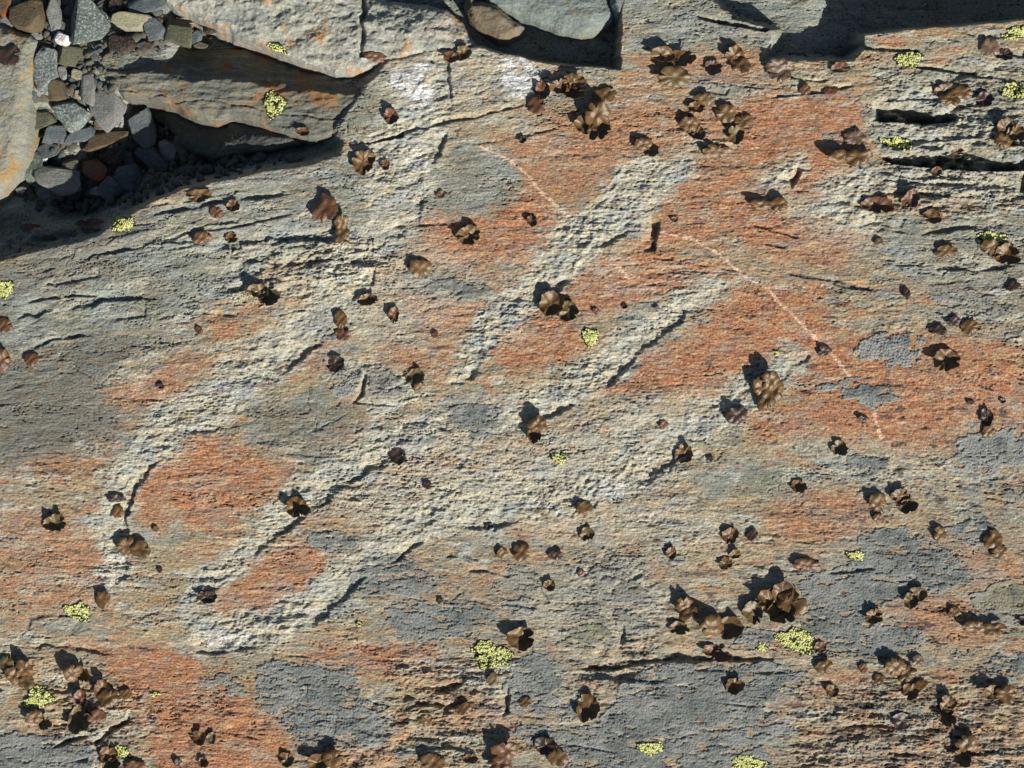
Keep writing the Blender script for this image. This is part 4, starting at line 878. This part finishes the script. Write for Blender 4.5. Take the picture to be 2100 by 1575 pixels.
def sheet(R, hh, r, nl, bowl, fold, nth=72, nr=16, asp=(1, 1)):
    """one ruffled lobe sheet (top, underside and rim): returns V, F, material index (px units, y up).
    bowl=True: an open cup whose rim stands up; else a hump with a drooping, frilled margin"""
    ph = r.uniform(0, 6.28, 9); th = np.linspace(0, 2 * math.pi, nth, endpoint=False)
    out = 1.04 + .08 * np.sin(2 * th + ph[0]) + .07 * np.sin(3 * th + ph[1]) + .045 * np.sin((nl + 4) * th + ph[2]) + .03 * np.sin(11 * th + ph[3]) + .02 * np.sin(19 * th + ph[5])
    notch = np.zeros(nth)
    for k in range(r.randint(1, 4) if R > 13 else r.randint(0, 3)):
        c0 = r.uniform(0, 6.28); dd = np.abs((th - c0 + math.pi) % (2 * math.pi) - math.pi); notch = np.maximum(notch, np.exp(-(dd / r.uniform(.06, .15)) ** 2) * r.uniform(.15, .5))
    out *= 1 - notch
    sun_a = math.atan2(-.8, .6)
    fl = .55 * np.sin(nl * th + ph[4]) + .35 * np.sin((nl + 2) * th + ph[6]) + .2 * np.sin(7 * th + ph[7])
    V = []
    for i in range(nr + 1):
        u = i / nr
        if bowl:
            hv = np.clip(.62 + .25 * np.cos(th - sun_a + ph[8] * .2 - .6) + .28 * fl, .05, 1.25)
            rad = u - .35 * max(u - .7, 0) * hv
            z = hh * hv * u ** 2.3 + fold * R * .10 * u * np.sin((nl + 1) * th + ph[7]) * (1 - .5 * u)
        else:
            c = math.cos(min(u, 1) * 1.35)
            rad = math.sin(u * 1.35) / math.sin(1.35)
            z = hh * .8 * c + fold * R * (.17 * fl * u ** 1.6) + hh * .30 * np.clip(np.cos(th - sun_a - math.pi), -.2, 1) * u ** 1.5
            z = z - hh * .28 * math.exp(-(u / .25) ** 2)
        x = R * rad * out * np.cos(th) * asp[0]; y = R * rad * out * np.sin(th) * asp[1]
        z = z + R * .035 * np.sin(x * 7 / R + ph[0]) * np.sin(y * 6 / R + ph[1])
        V.append(np.stack([x, y, z + 0 * x], -1))
    top = np.concatenate(V); n = len(top)
    bot = top.copy(); bot[:, 2] -= .9; ed = np.zeros(n); ed[-nth:] = 1
    bot[:, :2] *= 1.012
    A = np.concatenate([top, bot]); F = []; M = []
    for i in range(nr):
        for j in range(nth):
            a0, a1 = i * nth + j, i * nth + (j + 1) % nth
            F.append((a0, a1, a1 + nth, a0 + nth)[::-1]); M.append(0)
            F.append((a0 + n, a1 + n, a1 + nth + n, a0 + nth + n)); M.append(1)
    for j in range(nth):
        a0, a1 = nr * nth + j, nr * nth + (j + 1) % nth; F.append((a0, a1, a1 + n, a0 + n)[::-1]); M.append(0)
    return A, F, M
def tripe(k, x, y, w_, h_, mt, lb, lobes=1, lift=1.0, cup=1.0, group='brown rock tripe lichens'):
    r = np.random.RandomState(900 + k * 7)
    ox, oy = world_xy(x, y)
    z0 = float(np.percentile(surf(x + np.array([-4., 4, 0, 0, 0]), y + np.array([0., 0, -4, 4, 0])), 75)) 
    loc = (ox, oy, (z0 + 1.5 + lift) * S)
    R = math.sqrt(w_ * h_)
    if R < 21 and lobes <= 3: lobes = 1
    elif R < 30 and lobes == 3: lobes = 2
    if lobes == 1:
        bowl = cup >= 1.1 or (cup >= 1 and r.rand() < .5) or r.rand() < .25
        A, F, M = sheet(R, R * (.62 if bowl else .36) * cup * r.uniform(.85, 1.2), r, r.randint(2, 4), bowl, r.uniform(.7, 1.3), nth=72 if R > 9 else 40, nr=16 if R > 9 else 9, asp=(w_ / R, h_ / R))
        # tilt a little, mostly leaning down towards the sun side or away
        tx, ty = r.uniform(-.22, .22), r.uniform(-.22, .22); A[:, 2] += A[:, 0] * tx + A[:, 1] * ty
        A[:, 2] -= min(0, A[:, 2].min() + 1.5)
        o = link('rock_tripe', newmesh('rock_tripe', A * S, F, [MT[mt], mu.m], fmat=M), loc=loc)
        return tag(o, lb, 'lichen', group)
    root = bpy.data.objects.new('rock_tripe', None); C.objects.link(root); root.location = loc; root.empty_display_size = .005
    tag(root, lb, 'lichen', group)
    a0 = r.uniform(0, 6.28)
    for q_ in range(lobes):
        an = a0 + 2 * math.pi * q_ / lobes + r.uniform(-.3, .3); rl = R * (r.uniform(.58, .74) if lobes < 3 else r.uniform(.48, .64)); off = R * .46
        A, F, M = sheet(rl, rl * .62 * cup * r.uniform(.7, 1.25), r, r.randint(2, 4), r.rand() < (.65 if cup > 1.05 else .3), r.uniform(.8, 1.5), nth=64, nr=14, asp=(w_ / R, h_ / R))
        tl = r.uniform(.1, .45); A[:, 2] += (A[:, 0] * math.cos(an) + A[:, 1] * math.sin(an)) * tl
        A[:, 2] -= A[:, 2].min() + 1.0
        A[:, 0] += math.cos(an) * off * w_ / R; A[:, 1] += math.sin(an) * off * h_ / R; A[:, 2] += r.uniform(0, 2.5) 
        link('lobe', newmesh('lobe', A * S, F, [MT[mt], mu.m], fmat=M), root)
    return root
# x, y, half w, half h, colour, lobes, cup, label
TR = [
 (15,112,24,20,'d',1,.8,'dark brown rock tripe on the smooth left boulder, cut by the left edge'),
 (410,402,24,15,'b',2,.8,'brown rock tripe on the slab rim just below the gully'),
 (479,423,16,12,'r',1,1,'brown cupped rock tripe right of the one on the slab rim below the gully'),
 (444,436,13,11,'r',1,.8,'small reddish rock tripe between two others below the gully rim'),
 (668,428,24,28,'r',1,1,'tall dark folded rock tripe at the upper left of the slab, with a lower neighbour'),
 (700,468,22,26,'b',2,.9,'ruffled rock tripe directly under the tall dark folded one at upper left'),
 (415,488,20,12,'b',2,.9,'brown rock tripe at the left end of a long dark crack below the gully rim'),
 (475,488,14,11,'b',1,1,'small tan rock tripe on the long dark crack below the gully rim'),
 (176,455,34,11,'r',2,.6,'reddish flat rock tripe in the black hollow at the slab rim'),
 (45,462,20,10,'r',1,.6,'reddish rock tripe at the left end of the black hollow'),
 (135,412,52,22,'d',3,.5,'broad leafy dark brown rock tripe in shade above the black hollow'),
 (620,268,14,10,'r',1,1,'small orange brown rock tripe at the narrow right tip of the gully'),
 (926,118,17,13,'r',1,1.1,'left lobe like rock tripe of the pair on the right edge of the largest boulder'),
 (950,110,16,17,'o',1,1.2,'taller light brown rock tripe of the pair on the right edge of the largest boulder'),
 (772,118,20,11,'r',2,.7,'low reddish rock tripe at the bottom of the vertical crack in the largest boulder'),
 (802,240,17,16,'r',1,1.1,'small reddish cupped rock tripe on grey rock right of the tan ridge'),
 (746,333,25,25,'b',1,1.1,'round brown rock tripe on the rim where the gully closes'),
 (790,338,11,11,'b',1,1,'small brown rock tripe right beside the round one where the gully closes'),
 (1112,186,17,20,'r',1,1,'reddish upright rock tripe against the white patch near the top'),
 (1168,180,42,28,'b',3,1.2,'large black and brown rock tripe right of the white patch near the top'),
 (1240,196,23,16,'b',1,.8,'olive brown rock tripe right of the large black one near the top'),
 (1101,216,20,17,'r',2,.7,'drooping brown rock tripe just below the white patch'),
 (1218,252,42,38,'b',3,1.1,'big ruffled rock tripe with deep folds on orange rock near the top'),
 (1327,303,27,20,'b',2,.9,'brown rock tripe at the top of the central pale flaked band'),
 (1378,118,44,26,'b',2,1.1,'large folded brown rock tripe, upper of the stacked pair below the top rocks'),
 (1382,160,36,20,'o',1,.9,'light brown rock tripe, lower of the stacked pair below the top rocks'),
 (961,483,27,20,'b',1,1,'brown rock tripe alone on red rock left of the central pale band'),
 (1091,453,12,12,'r',1,1.1,'small v shaped rock tripe on red rock beside the vein end'),
 (1072,287,8,8,'d',1,1,'tiny dark rock tripe on olive rock above the white vein'),
 (904,399,9,8,'r',1,.6,'tiny reddish rock tripe on the olive patch at upper centre'),
 (1383,450,9,6,'r',1,.8,'tiny ring shaped rock tripe right of the black pit by the pale band'),
 (1462,141,17,18,'p',1,.9,'small pinkish rock tripe left of the double brown one near the top'),
 (1514,125,28,26,'b',3,.9,'double brown rock tripe on grey crust near the top, right of the pinkish one'),
 (1594,146,33,21,'p',2,.8,'wide pinkish brown rock tripe below the dark blue drop at the top'),
 (1722,140,22,11,'r',2,.6,'low reddish rock tripe at the lower corner of the dark drop at top right'),
 (1650,185,12,9,'r',1,1,'small round rust coloured rock tripe on a thin dark crack near the top'),
 (1704,188,17,9,'r',1,.8,'flat reddish rock tripe right of the small rust coloured one on the thin crack'),
 (1436,212,28,20,'b',2,.9,'brown rock tripe at the upper end of the diagonal chain near the top'),
 (1488,233,22,18,'b',2,.9,'second rock tripe from the top of the diagonal chain on orange rock'),
 (1524,248,18,14,'b',1,.9,'third rock tripe in the diagonal chain on orange rock'),
 (1509,277,18,19,'o',1,1,'lowest light brown rock tripe of the diagonal chain on orange rock'),
 (1422,264,28,26,'b',3,.9,'dark clustered rock tripe left of the diagonal chain on orange rock'),
 (1468,311,26,15,'b',2,.8,'flattened brown rock tripe just below the diagonal chain'),
 (1952,192,42,24,'b',3,1,'large brown rock tripe in the black recess between the ledges at top right'),
 (2018,205,20,15,'d',1,.9,'dark rock tripe right of the large one in the recess at top right'),
 (2030,98,21,17,'p',1,.9,'pinkish grey rock tripe near the top right corner'),
 (2058,112,20,13,'d',1,.8,'darker rock tripe half behind the pinkish one near the top right corner'),
 (2066,277,36,36,'b',3,1.1,'orange brown curled rock tripe on the right edge in a black recess'),
 (1751,283,21,17,'p',1,.9,'pinkish rock tripe on red rock, upper of a touching pair at upper right'),
 (1738,322,40,24,'b',2,1,'wide brown rock tripe, lower of a touching pair at upper right'),
 (1576,421,38,21,'b',2,1,'long brown rock tripe left of the fractured pale patch at right'),
 (1799,421,34,18,'r',1,.8,'long flat brown rock tripe below the black banded ledges at right'),
 (1866,410,18,19,'r',2,1,'ragged brown rock tripe right of the long flat one below the ledges'),
 (1910,445,20,15,'b',2,.9,'dark rock tripe in a hollow right of the ragged one below the ledges'),
 (1918,353,12,10,'b',1,.8,'small brown rock tripe under the black band of the right ledges'),
 (1955,312,26,12,'p',1,.6,'flat pinkish rock tripe on the black band between the right ledges'),
 (2030,508,20,16,'b',1,.9,'brown rock tripe under the flattened map lichen, left of two'),
 (2064,523,26,24,'b',1,1,'larger brown rock tripe under the flattened map lichen, right of two'),
 (1802,496,9,8,'p',1,.9,'tiny pinkish rock tripe on orange rock at right under the ledges'),
 (1938,516,22,12,'b',1,.6,'dull brown rock tripe left of the pair under the flattened map lichen'),
 (543,604,33,23,'o',2,1.1,'large golden brown rock tripe below the curved black crack at left'),
 (8,668,17,15,'r',1,.9,'reddish rock tripe on the left edge below the map lichen'),
 (4,738,17,22,'r',2,.9,'rust brown rock tripe on the left edge beside a smaller grey brown one'),
 (66,737,17,13,'r',1,.9,'small grey brown rock tripe at the lower end of a ledge near the left edge'),
 (612,1040,25,21,'b',1,1.2,'dark brown cupped rock tripe above an orange spot at left'),
 (240,1022,17,8,'d',1,.8,'low dark rock tripe on the leftmost pale band, upper of two'),
 (242,1050,13,12,'b',1,.9,'small dark brown rock tripe on the leftmost pale band, lower of two'),
 (330,792,8,6,'d',1,.7,'tiny dark ring rock tripe on rust rock at left'),
 (408,677,8,7,'r',1,.8,'tiny red brown rock tripe above the leftmost pale band'),
 (862,551,21,20,'b',1,1,'round brown rock tripe above a flat grey crust left of centre'),
 (755,615,21,13,'b',1,1,'slanted brown rock tripe with a thin horn shadow left of centre'),
 (808,646,12,17,'r',1,1,'narrow upright reddish rock tripe left of centre'),
 (699,655,13,17,'b',1,1,'upper of two stacked reddish rock tripes beside the small bluish crust'),
 (703,685,16,12,'r',1,.9,'lower of two stacked reddish rock tripes beside the small bluish crust'),
 (893,686,7,7,'r',1,.8,'tiny reddish rock tripe on the red patch left of the forked pale band'),
 (852,772,20,17,'o',1,1,'yellowish brown rock tripe right of the raised pale plate'),
 (860,795,12,10,'o',1,.9,'small tail like olive rock tripe hanging below the yellowish brown one'),
 (1131,623,25,28,'b',1,1.1,'left half of the dark glossy rock tripe pair at the centre'),
 (1166,639,22,20,'o',1,1.2,'right half of the glossy rock tripe pair at the centre, with a bright ring'),
 (1099,882,24,26,'b',2,1.2,'horned dark rimmed rock tripe in the middle of the slab below centre'),
 (1222,638,7,7,'r',1,.7,'tiny round rock tripe on red rock right of the glossy pair'),
 (1281,628,6,6,'d',1,.7,'pinhead dark rock tripe on red rock further right of the glossy pair'),
 (1347,632,6,5,'d',1,.7,'pinhead dark rock tripe on the left end of the upper pale band'),
 (1361,871,9,9,'r',1,.9,'tiny reddish cup shaped rock tripe on the broad pale band'),
 (1402,930,20,20,'b',2,1,'golden brown rock tripe with a pointed shadow below the broad pale band'),
 (1197,1041,16,14,'b',1,1,'small dark brown rock tripe on pale rock below the black rimmed map lichen'),
 (1338,978,5,4,'d',1,.7,'pinhead dark rock tripe on greenish rock below the broad pale band'),
 (877,995,9,8,'d',1,.9,'small dark grey flake like rock tripe on orange rock left of centre'),
 (1572,800,31,38,'b',4,1.1,'tall dark clustered rock tripe on the boundary of pale and red rock'),
 (1509,851,22,18,'d',2,.9,'blackish rock tripe just below left of the tall dark cluster'),
 (1938,739,28,25,'b',1,1.1,'rounded split rock tripe right of the thick pale crackled crust'),
 (1955,659,15,9,'d',1,.8,'low dark rock tripe left of a small upright one on red rock at right'),
 (1986,670,16,17,'b',1,.9,'small upright brown rock tripe on red rock at right'),
 (1721,919,18,16,'o',1,1,'round light brown rock tripe with ragged edge above a small grey crust'),
 (1637,997,16,14,'b',1,1,'small angular brown rock tripe on greenish rock at right'),
 (1457,940,7,6,'d',1,.9,'tiny dark rock tripe right of the golden brown pointed one'),
 (2022,856,14,18,'d',1,1.1,'upright dark rock tripe on the red and grey boundary at right'),
 (2026,885,14,11,'b',1,.9,'small brown rock tripe touching the pale crust at right'),
 (1800,1030,18,20,'b',2,1,'smaller brown rock tripe left of a large smooth one at right'),
 (1855,1027,32,26,'b',2,1,'large smooth brown rock tripe on orange rock at right, right of a smaller one'),
 (1800,1062,11,9,'b',1,.9,'tiny brown rock tripe under the smaller of the paired ones at right'),
 (1769,858,10,6,'d',1,.8,'thin dark rock tripe left of the short lower piece of vein'),
 (2055,822,6,6,'d',1,.8,'pinhead dark rock tripe on red rock near the right edge'),
 (1990,825,8,5,'d',1,.7,'pinhead dark rock tripe left of another near the right edge'),
 (1857,602,8,12,'d',1,1,'black pointed rock tripe on a dark seam at right'),
 (1690,720,14,10,'d',2,.8,'small black crumbly rock tripe where the white vein is broken'),
 (2075,587,15,10,'d',2,.7,'low blackish rock tripe near the right edge above green grey rock'),
 (115,1072,24,19,'o',1,1.1,'golden brown curled rock tripe near the left edge'),
 (273,1122,31,27,'b',2,.9,'large brown rock tripe above the white patch at lower left'),
 (212,1229,16,17,'b',1,1,'heart shaped brown rock tripe above the oval map lichen at lower left'),
 (45,1384,32,32,'b',3,1,'large brown rock tripe above the map lichen in the lower left corner'),
 (15,1358,15,14,'o',1,.9,'small brown rock tripe touching the left edge at lower left'),
 (163,1380,24,24,'b',2,1,'pale brown rock tripe with a black upper left side at lower left'),
 (215,1420,28,26,'b',3,1.1,'glossy brown lobed rock tripe right of centre in the lower left cluster'),
 (168,1430,15,17,'r',1,1,'small reddish rock tripe at the heart of the lower left cluster'),
 (165,1474,24,30,'o',1,1.2,'deep cupped golden rock tripe at the foot of the lower left cluster'),
 (200,1468,16,15,'r',1,.9,'pale rimmed rock tripe right of the deep cupped golden one'),
 (82,1476,28,24,'b',2,.9,'wide brown rock tripe under the map lichen in the lower left corner'),
 (260,1422,13,9,'b',1,.8,'little brown rock tripe right of the lower left cluster'),
 (228,1556,32,24,'b',2,1.1,'dark cupped rock tripe at the bottom edge under the narrow map lichen'),
 (278,1572,20,14,'r',1,.8,'reddish rock tripe cut by the bottom edge right of the dark cupped one'),
 (408,1512,17,15,'b',2,1,'brown rock tripe on orange rock near the bottom, left of a small twin'),
 (434,1513,11,12,'o',1,.9,'small twin rock tripe on orange rock near the bottom'),
 (366,1563,9,8,'d',1,1,'tiny dark rock tripe at the bottom edge on orange rock, left of two'),
 (418,1562,12,10,'b',1,1,'small round rock tripe at the bottom edge on orange rock, right of two'),
 (588,1557,17,15,'b',2,.8,'ragged brown rock tripe at the bottom below the biggest round crust'),
 (668,1558,34,25,'b',3,1.1,'large rock tripe at the bottom edge right of the biggest round crust'),
 (320,1085,7,6,'b',1,.8,'tiny brown rock tripe on the large orange patch at left'),
 (328,1169,6,6,'d',1,.8,'tiny dark rock tripe on tan rock above the lower left pale band'),
 (1004,1080,9,7,'d',1,.8,'tiny dark rock tripe on the lower pale band below centre'),
 (1204,1095,16,14,'o',1,1.1,'small golden rock tripe with a dark knob below centre'),
 (1030,1134,12,10,'b',1,.9,'little rock tripe left of a rounder one in the dark speckled area'),
 (1070,1132,20,16,'b',1,1,'round brown rock tripe in the dark speckled area below centre'),
 (1127,1200,12,13,'o',1,.9,'small olive rock tripe on tan rock between grey crusts'),
 (1376,1134,12,13,'b',1,1,'small oval brown rock tripe alone on pale rock at lower right centre'),
 (1069,1308,27,26,'b',1,1.1,'tilted leaf shaped rock tripe above the biggest map lichen'),
 (1205,1450,26,28,'b',1,1.1,'big rounded brown rock tripe on grey crust near the bottom centre'),
 (1077,1439,13,10,'b',1,1,'small brown rock tripe with pointed shadow on grey crust near the bottom'),
 (1030,1550,38,30,'r',2,.9,'largest smooth reddish rock tripe on the bottom edge'),
 (1118,1528,22,20,'d',2,1,'blackish rock tripe right of the largest smooth reddish one'),
 (1143,1552,20,18,'b',2,1,'pale rimmed rock tripe on the bottom edge right of the blackish one'),
 (888,1562,24,17,'b',2,1,'golden brown rock tripe half cut by the bottom edge left of centre'),
 (965,1555,15,11,'b',1,.8,'small brown rock tripe between two larger ones on the bottom edge'),
 (1192,1175,7,7,'r',1,.8,'tiny reddish rock tripe in the dark speckled area'),
 (1140,1138,15,10,'d',2,.7,'low blackish rock tripe right of the round one in the speckled area'),
 (950,1452,16,12,'b',1,.9,'brown rock tripe in the fractured rock under the biggest map lichen'),
 (875,1476,17,9,'b',1,.8,'flat brown rock tripe in fractured rock right of the round grey crust'),
 (903,1232,7,6,'d',1,.8,'tiny black rock tripe on the wide grey crust'),
 (1011,1392,12,14,'o',1,.8,'dull brown rock tripe hanging under the biggest map lichen'),
 (1497,1098,18,17,'b',1,1,'round bowl shaped rock tripe at lower right centre'),
 (1488,1155,14,13,'b',1,.9,'small bowl rock tripe with a fainter one at its upper right'),
 (1507,1136,12,10,'b',1,.8,'faint small rock tripe below the round bowl shaped one'),
 (1653,1158,28,13,'r',1,1,'wide flat rock tripe left of the small map lichen on the largest crust'),
 (1600,1232,46,44,'b',4,1.15,'biggest golden fan shaped rock tripe in the lower right'),
 (1544,1255,22,24,'o',1,1,'shell shaped rock tripe touching the left of the biggest fan'),
 (1478,1283,42,34,'b',2,1.2,'big tan rock tripe with a deep black cup left of the fan shaped one'),
 (1470,1338,30,18,'r',2,.9,'brown rock tripe lobes hanging below the deep black cup'),
 (1405,1248,28,24,'b',3,1,'tangled brown rock tripe at the left end of the big cluster'),
 (1392,1288,22,13,'o',2,.8,'low rock tripe under the left end of the big cluster'),
 (1926,1096,14,16,'b',1,1,'small brown rock tripe on orange rock touching the rounded grey crust'),
 (2035,1106,18,20,'b',1,1,'grey brown rock tripe on the edge of the rounded crust at right'),
 (2048,1132,17,12,'b',2,.9,'knobbly rock tripe just below the grey brown one at right'),
 (1874,1224,23,22,'o',2,1.1,'olive cupped rock tripe with a long thin shadow on the largest crust'),
 (1791,1263,18,17,'b',1,1.1,'small rock tripe with a sickle shaped shadow on the largest crust'),
 (1957,1255,14,10,'b',1,.8,'small rock tripe above left of the ruffled one near the right edge'),
 (2016,1286,40,20,'b',3,.9,'ruffled wide rock tripe near the right edge beside greenish crust'),
 (2098,1272,12,10,'d',1,.9,'dark rock tripe cut by the right edge'),
 (1690,1366,17,14,'b',1,.8,'dull brown rock tripe below the dark centred map lichen'),
 (1681,1328,14,12,'r',1,.5,'faint orange brown rock tripe right of the dark centred map lichen'),
 (1770,1370,9,10,'b',1,.8,'tiny rock tripe at the lower edge of the largest crust'),
 (1846,1372,32,24,'b',3,1,'flat lobed light brown rock tripe below the largest crust'),
 (1881,1354,13,11,'p',1,.8,'small pinkish lobe shaped rock tripe at the upper right of the flat lobed one'),
 (1802,1391,12,9,'b',1,.8,'little rock tripe left of the flat lobed one'),
 (1866,1417,18,17,'b',2,1,'brown rock tripe in the chain below the flat lobed one, left of two'),
 (1887,1405,13,13,'b',1,.9,'small rock tripe in the chain below the flat lobed one, right of two'),
 (1941,1455,32,30,'b',2,1.2,'thick curled rock tripe at the end of the chain in the lower right'),
 (2046,1421,32,26,'b',3,.9,'three lobed tan rock tripe near the right edge at lower right'),
 (1974,1536,32,32,'b',2,1.1,'big rounded rock tripe nearest the lower right corner'),
 (1506,1406,19,18,'b',1,1.1,'round pleated rock tripe on the bottom grey crust'),
 (1706,1416,14,13,'b',1,.9,'small rock tripe right of the bottom grey crust'),
 (1542,1097,12,11,'d',2,.8,'dark crumbly rock tripe right of the round bowl shaped one'),
 (685,745,22,19,'d',3,.6,'crumpled dark red rock tripe mat above the raised pale plate'),
 (815,935,16,18,'d',3,.5,'dark grey brown rock tripe mat on the pale rock left of centre'),
 (425,1224,22,13,'d',3,.6,'dark twiggy rock tripe mat on red rock at lower left'),
 (1922,677,17,10,'d',2,.5,'dark grey rough rock tripe mat above the rounded split one'),
 (1850,1478,24,17,'d',3,.4,'low dark brown rock tripe mat left of the thick curled one'),
]
for k, (x, y, w_, h_, mt, lo, cup, lb) in enumerate(TR):
    tripe(k, x, y, w_, h_, mt, lb, lo, 1.0, cup)
